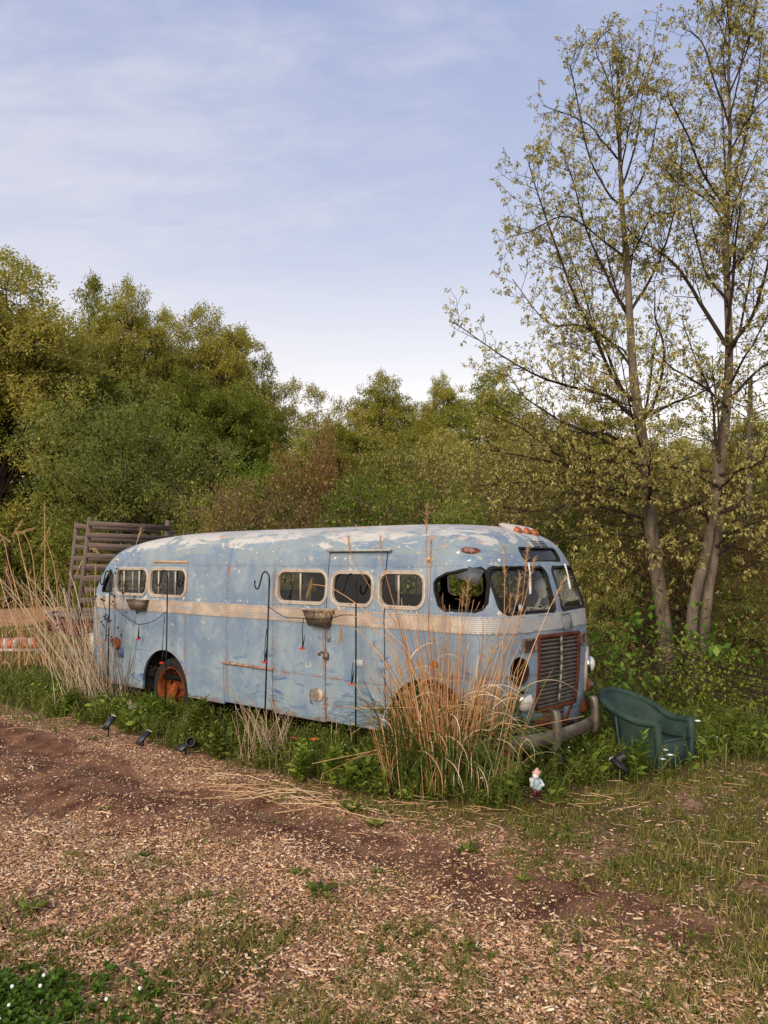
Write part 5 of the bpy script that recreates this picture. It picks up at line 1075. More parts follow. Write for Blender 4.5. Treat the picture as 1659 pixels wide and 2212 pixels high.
g = Geo(); n = 110; curl_leaves(g, P[r.integers(0, 70, n), r.integers(0, 5, n)], r.uniform(0, 2 * PI, n), r.uniform(.4, 1.0, n), r, .9, r.uniform(1.5, 3.4, n), .010); g.build('dry_foliage', M_DRY, cl)

p = on_ground(575, 1640); cl = thing('cut_reed_clump', 'short cut dry reeds under the middle of the bus side', 'reed clump', (p[0], p[1], 0)); r = np.random.default_rng(11)
g = Geo(); n = 55; B = np.column_stack([r.normal(0, .13, n), r.normal(0, .07, n), np.zeros(n)]); stalks(g, B, np.where(r.uniform(0, 1, n) < .6, PI + r.normal(0, .6, n), r.normal(0, .7, n)), r.uniform(.25, .72, n), r.uniform(.0, .55, n), r.uniform(0, .08, n), r.uniform(.0028, .005, n), r); g.build('stem', M_DRY2, cl)
for (px, py, ln, lb) in ((760, 1650, .6, 'two or three thin dry stalks standing before the bus door'),):
    p = on_ground(px, py); o = thing('dry_stalk_tuft', lb, 'dry stalks', (p[0], p[1], 0)); g = Geo(); n = 5; stalks(g, np.column_stack([r.normal(0, .12, n), r.normal(0, .03, n), np.zeros(n)]), r.uniform(0, 6.3, n), r.uniform(.4, .75, n), r.uniform(0, .3, n), r.uniform(0, .2, n), np.full(n, .0032), r); g.build('stem', M_DRY2, o)

# dark seed heads on thin stems, by the rear corner
p = on_ground(262, 1540); cl = thing('seedhead_plant', 'thin dead stems with dark brown seed heads by the rear corner of the bus', 'dead plant', (p[0], p[1], 0)); r = np.random.default_rng(13); g = Geo(); gs = Geo()
for (x_, y_) in [(222, 1300), (245, 1240), (268, 1270), (252, 1290), (232, 1330), (300, 1310), (320, 1290), (345, 1395), (312, 1358), (290, 1330), (262, 1360), (240, 1385), (205, 1290), (330, 1440), (318, 1452), (128, 1330), (226, 1350), (336, 1440), (280, 1300)]:
    tip = at(x_, y_, p[1] - .02) - p; b0 = np.array([r.normal(0, .10), r.normal(0, .06), 0]); m = (b0 + tip) / 2 + np.array([0, 0, .06]); pts = curve_pts([b0, m, tip], 9); g.tube(pts, np.linspace(.0042, .002, 9), 4, False)
    for k in range(r.integers(3, 7)):
        q = tip + r.normal(0, .045, 3) * (1, .6, 1); g.tube([pts[-2], (pts[-2] + q) / 2 + (0, 0, .01), q], .0018, 3, False); sph(gs, q, r.uniform(.010, .017), (1, 1, .85), 7)
g.build('stem', pbr('grey_brown_stem', noisy('#4d3d33', '#8a7664', 14), .9), cl); gs.build('seed_head_foliage', M_SEED, cl, True)

# ------------------------------------------------------------------ GREEN WEEDS one by one
def weed_proto(seed, h, nst, nl, L, mat, droop=.2):
    r = np.random.default_rng(seed); gs = Geo(); gl = Geo()
    for k in range(nst):
        a = r.uniform(0, 6.3); ln = r.uniform(.0, .28); hh = h * r.uniform(.65, 1); tip = np.array([math.cos(a) * ln * hh, math.sin(a) * ln * hh, hh]); b = np.array([r.normal(0, .03), r.normal(0, .03), 0]); pts = curve_pts([b, (b + tip) / 2 + (0, 0, .03), tip], 6); gs.tube(pts, np.linspace(.005, .0025, 6), 5, False)
        f = np.linspace(.12, 1, nl); B = np.column_stack([np.interp(f, np.linspace(0, 1, 6), pts[:, c]) for c in range(3)]); ph = np.arange(nl) * 2.4 + a; D = np.column_stack([np.cos(ph), np.sin(ph), .25 + .9 * f - droop]); l = L * (1.1 - .55 * f) * r.uniform(.8, 1.2, nl); leaves(gl, B, D, l, l * .27, .2, r)
    return gs, gl
def weed_thing(seed, h, nst, nl, L, mat, label, px, py, grp, dx=0):
    gs, gl = weed_proto(seed, h, nst, nl, L, mat); p = on_ground(px, py); o = thing('leafy_weed', label, 'weed', (p[0] + dx, p[1], float(gh(p[0], p[1]))), 0, grp); gs.build('stem', M_GREEN2, o); gl.build('foliage', mat, o); return o
GW = 'tall leafy weeds in the bed'
w1 = weed_thing(21, .50, 7, 30, .15, M_GREEN, 'lush tall weed with lance shaped leaves before the rusty rear wheel', 425, 1612, GW)
w2 = weed_thing(22, .40, 5, 26, .13, M_GREEN2, 'bushy weed left of the rear wheel under the two rear hooks', 330, 1580, GW)
w3 = weed_thing(23, .46, 2, 34, .13, M_GREEN2, 'single tall weed stem with pointed leaves in front of the green chair', 1388, 1690, GW)
def at_g(px, py): p = on_ground(px, py); return (p[0], p[1], float(gh(p[0], p[1])))
for src, px, py, s_, lb in ((w1, 365, 1590, .8, 'tall weed directly right of the bushy weed at the rear wheel'), (w1, 470, 1640, .7, 'tall weed right of the rear wheel at the edge of the bed'), (w2, 250, 1560, .7, 'low bushy weed beneath the hook nearest the rear corner'), (w2, 650, 1690, .75, 'bushy weed at the foot of the cut reeds'),
                            (w2, 720, 1690, .8, 'bushy weed below the bus door left of the yellow flower'), (w1, 830, 1700, .7, 'leafy weed left of the tall orange reeds'), (w2, 880, 1715, .9, 'bushy weed at the left foot of the orange reeds'), (w2, 1330, 1640, .9, 'bushy weed between the bumper and the green chair'),
                            (w3, 1300, 1680, .7, 'slender weed left of the slanted solar panel'), (w2, 1080, 1710, .7, 'bushy weed at the right foot of the orange reeds'), (w1, 1260, 1640, .6, 'leafy weed under the right end of the bumper'), (w3, 1530, 1640, .9, 'slender weed at the right side of the green chair'), (w1, 1580, 1625, .9, 'leafy weed two steps right of the green chair'), (w2, 150, 1545, .8, 'low bushy weed at the left foot of the pale stalks')):
    dup(src, at_g(px, py), rng.uniform(0, 6.3), lb, GW, s_)
# low rosettes in the chips and soil
def rosette(seed, mat, n, L):
    r = np.random.default_rng(seed); g = Geo(); a = np.arange(n) * 2.4 + r.normal(0, .2, n); D = np.column_stack([np.cos(a), np.sin(a), r.uniform(.15, .9, n)]); leaves(g, np.zeros((n, 3)) + np.column_stack([np.cos(a), np.sin(a), 0 * a]) * .008, D, L * r.uniform(.6, 1.15, n), L * .26, .15, r); return g
p = at_g(690, 1932); ro = thing('rosette_weed', 'dark green rosette weed on pale chips, larger of the two in mid foreground', 'weed', p, 0, 'low rosette weeds on the chips'); rosette(31, M_GREEN, 26, .105).build('foliage', M_GREEN, ro)
for k, (px, py, s_, lb) in enumerate([(646, 1896, .75, 'small rosette weed left of and behind the larger mid foreground one'), (1012, 1838, .95, 'dark rosette weed on bare soil right of centre, before the bed'), (812, 1785, .9, 'rosette weed on the track below the cut straw'), (760, 1757, 1.0, 'rosette weed on straw, nearest the bed edge'), (815, 1888, .5, 'tiny rosette weed on the dark track'), (1000, 2058, .7, 'rosette weed low among chips right of the picture middle'),
                                         (200, 1598, .6, 'rosette weed on chips by the leftmost solar light'), (225, 1752, .5, 'tiny rosette weed on the dark wheel rut'), (220, 1800, .4, 'tiniest rosette weed below the wheel rut'), (312, 1842, .6, 'rosette weed among chips left of centre'), (70, 1970, .9, 'spreading rosette weed at the left edge of the photo'), (1130, 1905, .6, 'rosette weed at the border of chips and dry grass')]):
    dup(ro, at_g(px, py), k * 1.3, lb, 'low rosette weeds on the chips', s_)

# ------------------------------------------------------------------ TREES
M_OAK = leafmat('oak_leaf', ['#937848', '#a0924e', '#b2a85c', '#c4bc78', '#bfa276'], .35, rnd=.2)
M_F = [leafmat('forest_leaf_olive', ['#6c6c24', '#8f8a34', '#b0a44a', '#c6b86c'], .48, rnd=1.0), leafmat('forest_leaf_green', ['#5c6422', '#7c8432', '#9a9a44', '#b6b060'], .48, rnd=1.0), leafmat('forest_leaf_yellow', ['#6c6628', '#8e8638', '#aa9e50', '#c0b06c'], .5, rnd=1.0), leafmat('willow_leaf', ['#4c5a22', '#6a7632', '#868c48', '#a0a25e'], .45)]
def tree_parts(seed, H, cw, ub, nc, npl, L, prof_, mat, cs=.6, stems=1, wl=.55, name='tree', label='', loc=(0, 0, 0), grp=None, tw=.012, flat=.45, cat='tree', sub=0, low=1.0):
    r = np.random.default_rng(seed); o = thing(name, label, cat, loc, 0, grp); gt = Geo(); gl = Geo()
    bases = [np.array([r.normal(0, .25 if stems > 1 else 0), r.normal(0, .25 if stems > 1 else 0), 0]) for _ in range(stems)]; tops = [np.array([b[0] * 3 * (stems > 1) + r.normal(0, .03 * H), b[1] * 3 * (stems > 1) + r.normal(0, .03 * H), H * r.uniform(.86, .95)]) for b in bases]
    T = []
    for b, tp in zip(bases, tops):
        pts = curve_pts([b, b + (tp - b) * .35 + r.normal(0, .02 * H, 3) * (1, 1, 0), b + (tp - b) * .7 + r.normal(0, .02 * H, 3) * (1, 1, 0), tp], 12); T.append(pts); gt.tube(pts, np.linspace(tw * H / stems ** .5, tw * H * .12, 12), 7, False)
    n1c = int(nc * low); u = ub + (.72 - ub) * r.beta(1.1, 1.2, n1c) if sub else ub + (1 - ub) * r.beta(1.15, 1.0, n1c)
    a = r.uniform(0, 2 * PI, n1c); R_ = cw * np.array([prof_((x - ub) / (1 - ub)) for x in u]) * np.sqrt(r.uniform(.12, 1, n1c)) * (1 + .38 * np.sin(a * 3 + seed) * np.sin(u * 9 + seed)); Cc = [np.column_stack([R_ * np.cos(a), R_ * np.sin(a), H * u]) + r.normal(0, .12, (n1c, 3))]; SZ = [cs * r.uniform(.5, 1.2, n1c)]
    for q_ in range(sub):                                   # pointed sub-crowns that break the outline
        ra = cw * (.12 + .74 * math.sqrt(q_ / max(1, sub - 1))) * r.uniform(.8, 1.15) if q_ else 0; aa = q_ * 2.4 + r.normal(0, .3); th_ = H * (1.01 - .24 * (ra / cw) ** 1.8 - r.uniform(-.01, .07) * (q_ > 0)); b_ = np.array([ra * .35 * math.cos(aa), ra * .35 * math.sin(aa), th_ * r.uniform(.38, .55)]); tip = np.array([ra * math.cos(aa), ra * math.sin(aa), th_ - .04 * H])
        m_ = (nc - n1c) // sub; s_ = r.beta(1.5, .9, m_); q = np.clip(r.normal(0, 1, (m_, 3)), -1.7, 1.7) * np.array([1, 1, .4]) * (cw * (.09 + .28 * np.sqrt(np.maximum(0, 1 - s_ ** 2.5))))[:, None]; Cc.append(b_ + (tip - b_) * s_[:, None] + q); SZ.append(cs * (1.2 - .5 * s_) * r.uniform(.6, 1.1, m_))
        gt.tube(curve_pts([np.array([b_[0] * .2, b_[1] * .2, b_[2] * .7]), b_, b_ * .5 + tip * .5 + r.normal(0, .1, 3), tip], 8), np.linspace(tw * H * .35, .008, 8), 5, False)
    Cc = np.concatenate(Cc); SZ = np.concatenate(SZ); nc = len(Cc); R_ = np.hypot(Cc[:, 0], Cc[:, 1])
    PB = []
    for k in range(nc):
        tr_ = T[k % stems]; zb = max(H * ub * .5, Cc[k, 2] - R_[k] * r.uniform(.35, .8)); b = np.array([np.interp(zb, tr_[:, 2], tr_[:, c]) for c in range(3)]); m = (b + Cc[k]) / 2 + np.array([0, 0, -.06 * R_[k]]); PB.append([b, b * .6 + m * .4, m, m * .4 + Cc[k] * .6, Cc[k]])
    PB = np.array(PB); wd = np.clip(R_ / cw, .3, 1)[:, None] * np.linspace(.0038 * H, .0009 * H, 5)[None]; tubes(gt, PB, np.maximum(wd, .004), 4)
    per = 14 if npl >= 42 else 4; ns_p = max(1, round(npl / per)); i = np.repeat(np.arange(nc), ns_p); SP = Cc[i] + np.clip(r.normal(0, 1, (nc * ns_p, 3)), -1.8, 1.8) * np.array([1, 1, flat]) * SZ[i][:, None] * .55; SD = unit(SP - Cc[i] + r.normal(0, .25, (nc * ns_p, 3)))
    i2 = np.repeat(np.arange(nc * ns_p), per); N = len(i2); q = r.normal(0, 1, (N, 3)) * L * .75; B = SP[i2] + q; D = SD[i2] * .6 + unit(q) * .6 + r.normal(0, .45, (N, 3)) + np.array([0, 0, -.12]); ln = L * r.uniform(.6, 1.3, N); leaves(gl, B, D, ln, ln * wl, .2, r)
    gt.build('trunk', M_BARK_D, o); gl.build('crown', mat, o); return o, H, cw
dome = lambda v: max(.10, math.sqrt(max(0, 1 - max(0, (v - .45) / .58) ** 2.2)) * (.72 + .28 * min(1, v / .4)))
cone = lambda v: max(.08, (1 - v) ** .55 * min(1, v * 3 + .6))
rnd_ = lambda v: math.sqrt(max(.02, 1 - (2 * v - .9) ** 2 / 1.25))
GF = 'wood behind the bus'
protos = [tree_parts(101, 17, 4.2, .14, 380, 210, .15, dome, M_F[0], .95, sub=7, low=.30, name='forest_tree', label='tallest olive green tree filling the upper left edge of the photo', grp=GF, cat='tree'),
          tree_parts(102, 16, 3.6, .12, 340, 200, .145, cone, M_F[0], .85, sub=6, low=.35, name='forest_tree', label='x', grp=GF), tree_parts(103, 15, 4.0, .10, 360, 210, .15, rnd_, M_F[1], .95, sub=7, low=.35, name='forest_tree', label='x', grp=GF), tree_parts(104, 13, 2.8, .12, 200, 110, .14, dome, M_F[2], .75, sub=5, low=.3, name='forest_tree', label='x', grp=GF)]
spec = [(0, -30, 520, 32, 195, None), (2, -150, 620, 34, 170, 'dark green tree cut off by the left edge of the photo'), (1, 185, 572, 40, 95, 'narrow pointed tree, second peak from the left in the tree line'), (0, 262, 588, 39, 95, 'rounded olive tree, third peak from the left in the tree line'), (2, 120, 700, 36, 120, 'dark tree between the upper left tree and the narrow pointed tree'),
        (1, 350, 648, 43, 85, 'loose topped tree right of the rounded olive tree'), (0, 440, 645, 43, 105, 'broad olive tree with feathery top, fourth peak of the tree line'), (1, 518, 688, 45, 70, 'slim tree on the right flank of the broad olive tree'), (2, 520, 830, 36, 105, 'dark green lower tree beside the pale thin trees'), (2, 400, 800, 34, 120, 'dark tree rising behind the big round willow'), (3, 562, 758, 46, 60, 'sparse pale tree stepping down at the end of the left tree line'),
        (3, 615, 808, 44, 62, 'sparse see-through tree left of the gap in the tree line'), (3, 685, 822, 44, 62, 'thin pale tree nearest the gap in the tree line'), (2, 660, 930, 34, 110, 'low green tree below the two thin pale trees'), (0, 820, 796, 48, 92, 'round topped tree standing alone in the middle of the tree line'), (1, 770, 870, 46, 70, 'shoulder tree at the left of the round topped middle tree'), (0, 962, 797, 46, 62, 'round tree right of the dip in the tree line'), (2, 1060, 790, 43, 110, 'dense tree behind the long left reaching oak branch'),
        (0, 905, 905, 40, 90, 'lower tree filling the dip right of the middle tree'), (1, 1150, 880, 40, 80, 'tree seen through the left oak branches'), (0, 1262, 872, 42, 95, 'green tree right behind the left oak trunk'), (3, 1360, 890, 40, 90, 'sparse tree between the two oak trunks, farthest left'), (3, 1450, 895, 40, 95, 'sparse tree between the two oak trunks, farthest right'), (0, 1640, 880, 38, 95, 'tree at the right edge of the photo behind the oak'), (0, 740, 905, 34, 95, 'olive tree filling the wood left of the middle tree'), (3, 850, 930, 30, 90, 'pale yellow green tree low in front of the middle tree'), (1, 960, 915, 32, 90, 'olive tree low below the dip of the tree line'), (3, 1080, 900, 33, 100, 'pale tree behind the tips of the long oak branch'), (0, 1200, 925, 34, 95, 'olive tree left of the left oak trunk'), (0, 1330, 935, 33, 90, 'olive tree right of the left oak trunk'), (1, 1480, 940, 33, 95, 'olive tree midway between the oaks'), (0, 1700, 930, 33, 100, 'olive tree cut by the right edge of the photo'), (3, 1545, 915, 36, 90, 'sparse tree directly behind the double oak trunk')]
for k, (pi_, x_, ty, d_, hw, lb) in enumerate(spec):
    o, H, cw = protos[pi_]; hw *= 1.08; q = at(x_, 1210, d_); Hn = CAMH + (1210 - ty) / FPX * d_; sx = hw / FPX * d_ / cw; loc = (q[0], d_, 0)
    first = pi_ not in [s_[0] for s_ in spec[:k]]
    if first: o.location = loc; o.scale = (sx, sx, Hn / H); o.rotation_euler = (0, 0, k * 1.7)
    else: o = dup(o, loc, k * 1.7, lb, GF, (sx, sx, Hn / H))
    if lb: o['label'] = lb
q = at(262, 1210, 27); wl_, H, cw = tree_parts(105, 8.2, 3.3, .06, 240, 150, .13, rnd_, M_F[3], .8, stems=4, wl=.32, name='willow_tree', label='big round grey green willow in front of the left wood', loc=(q[0], 27, 0), tw=.008, flat=.7, sub=9, low=.45)

# shrubs
M_SB = leafmat('red_brown_shrub_leaf', ['#6e4c30', '#8c6640', '#a07f50', '#98904e'], .3, rnd=.9); M_SG = leafmat('bright_shrub_leaf', ['#425814', '#5d761e', '#7c9030', '#9ea84c'], .4, rnd=.9); M_SO = leafmat('olive_shrub_leaf', ['#5a5c24', '#767434', '#928c46', '#aaa060'], .35, rnd=.9)
GS = 'shrubs behind the bus'
bu = lambda v: .55 + .45 * math.sin(PI * min(1, v * .9 + .1))
shr = [tree_parts(201, 4.2, 1.7, .05, 150, 95, .10, bu, M_SG, .55, stems=5, wl=.5, name='shrub', label='x', grp=GS, tw=.007, cat='shrub', flat=.6), tree_parts(202, 4.0, 1.6, .06, 130, 75, .085, bu, M_SB, .5, stems=6, wl=.5, name='shrub', label='x', grp=GS, tw=.006, cat='shrub', flat=.6),
       tree_parts(203, 4.6, 1.8, .05, 160, 95, .095, bu, M_SO, .55, stems=5, wl=.45, name='shrub', label='x', grp=GS, tw=.006, cat='shrub', flat=.5), tree_parts(204, 2.2, 1.4, .03, 80, 80, .085, bu, M_F[1], .45, stems=6, wl=.55, name='shrub', label='x', grp=GS, tw=.008, cat='shrub', flat=.6)]
sspec = [(1, 510, 1050, 19, 75, 'red brown shrub just right of the big willow'), (1, 640, 990, 20, 70, 'tall red brown shrub with bare twigs over the rear half of the bus roof'), (0, 560, 1010, 23, 70, 'bright green shrub between the willow and the tall red brown shrub'), (1, 700, 935, 21, 45, 'thin reddish shrub, highest of the brown ones above the bus'), (0, 775, 1040, 18, 70, 'green shrub over the middle of the bus roof'),
         (2, 845, 960, 21, 85, 'tall olive shrub behind the middle of the bus'), (0, 880, 1060, 17, 70, 'bright green shrub over the bus door'), (2, 960, 960, 20, 85, 'olive shrub right of the tall plume above the roof'), (2, 1050, 1010, 17, 90, 'olive shrub over the front roof dome'), (0, 1010, 1090, 15, 60, 'low green shrub right behind the front roof dome'), (2, 1140, 960, 19, 85, 'tall olive shrub left of the left oak trunk'), (1, 1120, 1080, 15, 70, 'red brown shrub above the roof marker lights'),
         (0, 1210, 1110, 14.5, 55, 'green shrub right of the bus windscreen top'), (1, 1290, 1050, 15, 70, 'brown shrub between the bus and the left oak'), (2, 1290, 1150, 12.5, 60, 'olive shrub beside the bus windscreen'), (2, 1310, 1230, 12.4, 45, 'low olive shrub beside the bus belt stripe'), (2, 1370, 1010, 17, 80, 'olive shrub behind the left oak trunk'), (1, 1470, 1060, 15, 75, 'brown shrub between the two oak trunks'), (1, 1470, 1190, 14.5, 60, 'low brown shrub between the two oak trunks'),
         (2, 1590, 1010, 16, 85, 'olive shrub behind the right oak trunk'), (1, 1640, 1130, 14, 70, 'brown shrub at the right edge of the photo'), (2, 1600, 1250, 12.8, 70, 'low olive shrub at the right edge of the photo'), (1, 1600, 1330, 13.2, 70, 'low brown shrub right of the right oak base'), (3, 40, 1120, 32, 90, 'dark low shrub in the wood at the left edge of the photo'), (3, 150, 1130, 31, 80, 'dark low shrub behind the fence post'), (3, 470, 1080, 24, 80, 'dark low shrub at the right foot of the willow'), (3, 240, 1140, 30, 80, 'dark low shrub behind the slatted trailer'), (3, -40, 1150, 30, 90, 'dark low shrub cut by the left edge')]
for k, (pi_, x_, ty, d_, hw, lb) in enumerate(sspec):
    o, H, cw = shr[pi_]; q = at(x_, 1210, d_); Hn = CAMH + (1210 - ty) / FPX * d_; sx = hw / FPX * d_ / cw * 1.15; loc = (q[0], d_, 0)
    if pi_ not in [s_[0] for s_ in sspec[:k]]: o.location = loc; o.scale = (sx, sx, Hn / H); o['label'] = lb
    else: dup(o, loc, k * 2.1, lb, GS, (sx, sx, Hn / H))
# broad leaved saplings close by
M_SAP = leafmat('sapling_leaf', ['#2f4a12', '#476a1c', '#638528', '#8fa648'], .4)
def sapling(seed, px, d_, H, cw, L, nc, npl, mat, label, wl=.5):
    q = at(px, 1210, d_); return tree_parts(seed, H, cw, .12, nc, npl, L, bu, mat, .26, stems=3, wl=wl, name='sapling', label=label, loc=(q[0], d_, 0), grp='young saplings near the oaks', tw=.007, cat='sapling', flat=.5)
sapling(301, 1400, 10.6, 1.15, .75,   .13, 26, 9, M_SAP, 'broad leaved sapling at the foot of the left oak'); sapling(302, 1500, 10.2, 1.0, .62, .13, 22, 9, M_SAP, 'broad leaved sapling before the double oak trunk'); sapling(303, 1600, 10.8, 1.2, .7, .12, 24, 8, M_SAP, 'broad leaved sapling right of the double oak trunk')
sapling(304, 1305, 8.9, 1.05, .36, .085, 40, 12, M_SAP, 'leafy sapling between the right headlamp and the green chair'); sapling(305, 1560, 9.6, .62, .62, .05, 60, 16, leafmat('yellow_shrub_leaf', ['#4c5f12', '#74821c', '#97a02e', '#b3b850'], .4), 'bright yellow green bush at the right of the green chair'); sapling(306, 1440, 9.9, .75, .55, .06, 36, 12, M_SO, 'small green bush directly behind the green chair')

# thicket: tangled twigs and mixed leaves that fill the wood
r = np.random.default_rng(401); g = Geo(); n = 5200; dd = r.uniform(12.2, 24, n); xx = r.uniform(-.26, .58, n) * dd; k = ~((xx < 1.5) & (dd < 14)); xx, dd = xx[k], dd[k]; n = len(xx); z0 = r.uniform(0, 1, n) ** 1.3 * 3.2; a = r.uniform(0, 2 * PI, n); l = r.uniform(.5, 1.9, n); s = np.linspace(0, 1, 5); el = r.normal(.35, .5, n)
P = np.stack([xx[:, None] + np.cos(a)[:, None] * np.cos(el)[:, None] * l[:, None] * s, dd[:, None] + np.sin(a)[:, None] * np.cos(el)[:, None] * l[:, None] * s, z0[:, None] + np.sin(el)[:, None] * l[:, None] * s + .2 * l[:, None] * s * (1 - s)], -1) + r.normal(0, .03, (n, 5, 3)); tubes(g, P, r.uniform(.003, .009, n)[:, None] * np.linspace(1, .4, 5), 3); kind(g.build('bramble_thicket', M_TWIG), 'stuff')
g = Geo(); N = 60000; i = r.integers(0, n, N); B = P[i, r.integers(1, 5, N)] + r.normal(0, .12, (N, 3)); B[:, 2] = np.abs(B[:, 2]); leaves(g, B, r.normal(0, 1, (N, 3)) + (0, 0, .1), r.uniform(.05, .11, N), r.uniform(.025, .055, N), .2, r); kind(g.build('thicket_leaves', leafmat('thicket_leaf', ['#4a3822', '#5c5626', '#747432', '#948c4a', '#96704a'], .35, rnd=0)), 'stuff')
g = Geo(); N = 90000; dd = r.uniform(46, 62, N); xx = r.uniform(-.75, .75, N) * dd; hz_ = 4.5 + 5.5 * fbm(xx * .12, dd * 0 + 3, 77); z = r.uniform(0, 1, N) ** .8 * hz_; leaves(g, np.column_stack([xx, dd, z]), r.normal(0, 1, (N, 3)), r.uniform(.3, .6, N), r.uniform(.18, .35, N), .2, r); kind(g.build('far_wood', M_F[1]), 'stuff')
g = Geo(); N = 26000; dd = r.uniform(24, 40, N); xx = r.uniform(-.62, -.16, N) * dd; k = dd > 29 + 3 * fbm(xx * .3, xx * 0, 5); xx, dd = xx[k], dd[k]; N = len(xx); leaves(g, np.column_stack([xx, dd, r.uniform(0, 1, N) ** 1.2 * 2.4]), r.normal(0, 1, (N, 3)), r.uniform(.12, .25, N), r.uniform(.06, .14, N), .2, r); kind(g.build('undergrowth', M_F[1]), 'stuff')

# the two oaks: limbs follow the real ones, twigs and drooping young leaves grow from them
def oak(label, d0, trunk, limbs, seed, wobble=1.0, extra=1):
    r = np.random.default_rng(seed); base = at(trunk[0][0][0][0], 1210, d0); base[2] = 0; o = thing('oak_tree', label, 'tree', tuple(base), 0)
    TP = []
    for ti, (pts, wpx) in enumerate(trunk):
        off = .10 * ti
        P = np.array([at(x_, y_, d0 + off) for x_, y_ in pts]) - base; P[0, 2] = min(P[0, 2], -.05); n = 40; C_ = curve_pts(P, n); R = np.interp(np.linspace(0, 1, n), np.linspace(0, 1, len(wpx)), np.array(wpx) * .86 / 2 / FPX * d0)
        R[:4] *= [1.25, 1.12, 1.05, 1.0]; C_[6:] += np.cumsum(r.normal(0, .002, (n - 6, 3)), 0); g = Geo(); g.tube(C_, R, 14, True); g.build('trunk', M_BARK, o, True); TP.append((C_, R))
    LM = []
    for (pts, w0) in limbs:
        n = len(pts); P = np.array([at(x_, y_, d0) for x_, y_ in pts]) - base; ln = np.linalg.norm(P[-1] - P[0]); dz = r.uniform(-.55, .35) * ln * .55; P[:, 1] += np.linspace(0, 1, n) ** 1.2 * dz; LM.append((curve_pts(P, 16), w0 * .72 / 2 / FPX * d0))
        for e in range(extra):
            an = r.choice([-1, 1]) * r.uniform(.9, 2.2); ca, sa = math.cos(an), math.sin(an); q = P - P[0]; q2 = np.column_stack([q[:, 0] * ca - q[:, 1] * sa, q[:, 0] * sa + q[:, 1] * ca, q[:, 2]]) * r.uniform(.65, .95)
            LM.append((curve_pts(P[0] + q2 + np.array([0, 0, r.normal(0, .15)]), 16), w0 * .58 / 2 / FPX * d0))
    gb = Geo(); SB = []; SR = []; TW = []; LB = []; LD = []
    for C_, rr in LM:
        C_ = C_ + np.cumsum(r.normal(0, .006, C_.shape), 0) * wobble; ln = np.linalg.norm(np.diff(C_, axis=0), axis=1).sum(); gb.tube(C_, np.linspace(rr, .006, 16), 7, False)
        ns2 = max(4, int(ln / .12))
        for k in range(ns2):
            t_ = .16 + .84 * (k + r.uniform(0, 1)) / ns2; f = min(t_ * 15, 14.99); i = int(f); b = C_[i] + (C_[i + 1] - C_[i]) * (f - i); d = unit(C_[i + 1] - C_[i]); lat = r.normal(0, 1, 3) * np.array([1, 1, .6]); lat = unit(lat - d * (lat @ d)); l2 = r.uniform(.3, 1.0) * (1.1 - .55 * t_) * min(1.3, .35 + ln * .32)
            dv = unit(d * .65 + lat * .8 + np.array([0, 0, .22])); e = b + dv * l2; m = (b + e) / 2 + np.array([0, 0, -.05 * l2]) + r.normal(0, .03, 3); sb = np.array([b, b * .5 + m * .5 + r.normal(0, .012, 3), m, m * .45 + e * .55 + r.normal(0, .012, 3), e + np.array([0, 0, .06 * l2])]); SB.append(sb); SR.append(np.linspace(max(.0045, rr * .28 * (1 - .5 * t_)), .0025, 5))
            n3 = max(2, int(l2 / .085))
            for j in range(n3):
                f2 = .25 + .75 * (j + r.uniform(0, 1)) / n3; b2 = sb[0] * (1 - f2) ** 2 + 2 * sb[2] * f2 * (1 - f2) + sb[4] * f2 ** 2; v = unit(dv * .6 + r.normal(0, .6, 3) + np.array([0, 0, .15])); l3 = r.uniform(.08, .26); e3 = b2 + v * l3; TW.append([b2, (b2 + e3) / 2 + (0, 0, .015), e3])
                for q in range(r.integers(7, 12)): LB.append(e3 + r.normal(0, .02, 3)); LD.append(v * .35 + r.normal(0, .5, 3) + np.array([0, 0, -.55]))
    tubes(gb, np.array(SB), np.array(SR), 4); TW = np.array(TW); tubes(gb, TW, np.tile([.0035, .0028, .0018], (len(TW), 1)), 3); gb.build('branch', M_BARK_D, o)
    LB = np.array(LB); LD = np.array(LD); gl = Geo(); l = r.uniform(.035, .078, len(LB)); leaves(gl, LB, LD, l, l * .42, .25, r); gl.build('foliage', M_OAK, o); return len(LB)
t1 = [([(1443, 1475), (1437, 1369), (1420, 1247), (1405, 1129), (1398, 1035), (1387, 941), (1376, 870), (1368, 799), (1362, 705), (1358, 620), (1354, 550), (1347, 475), (1340, 350), (1337, 225), (1330, 110), (1316, 70)], [40, 37, 35, 32, 30, 27, 24, 21, 18, 17, 15, 13, 10, 7, 4, 1.5])]
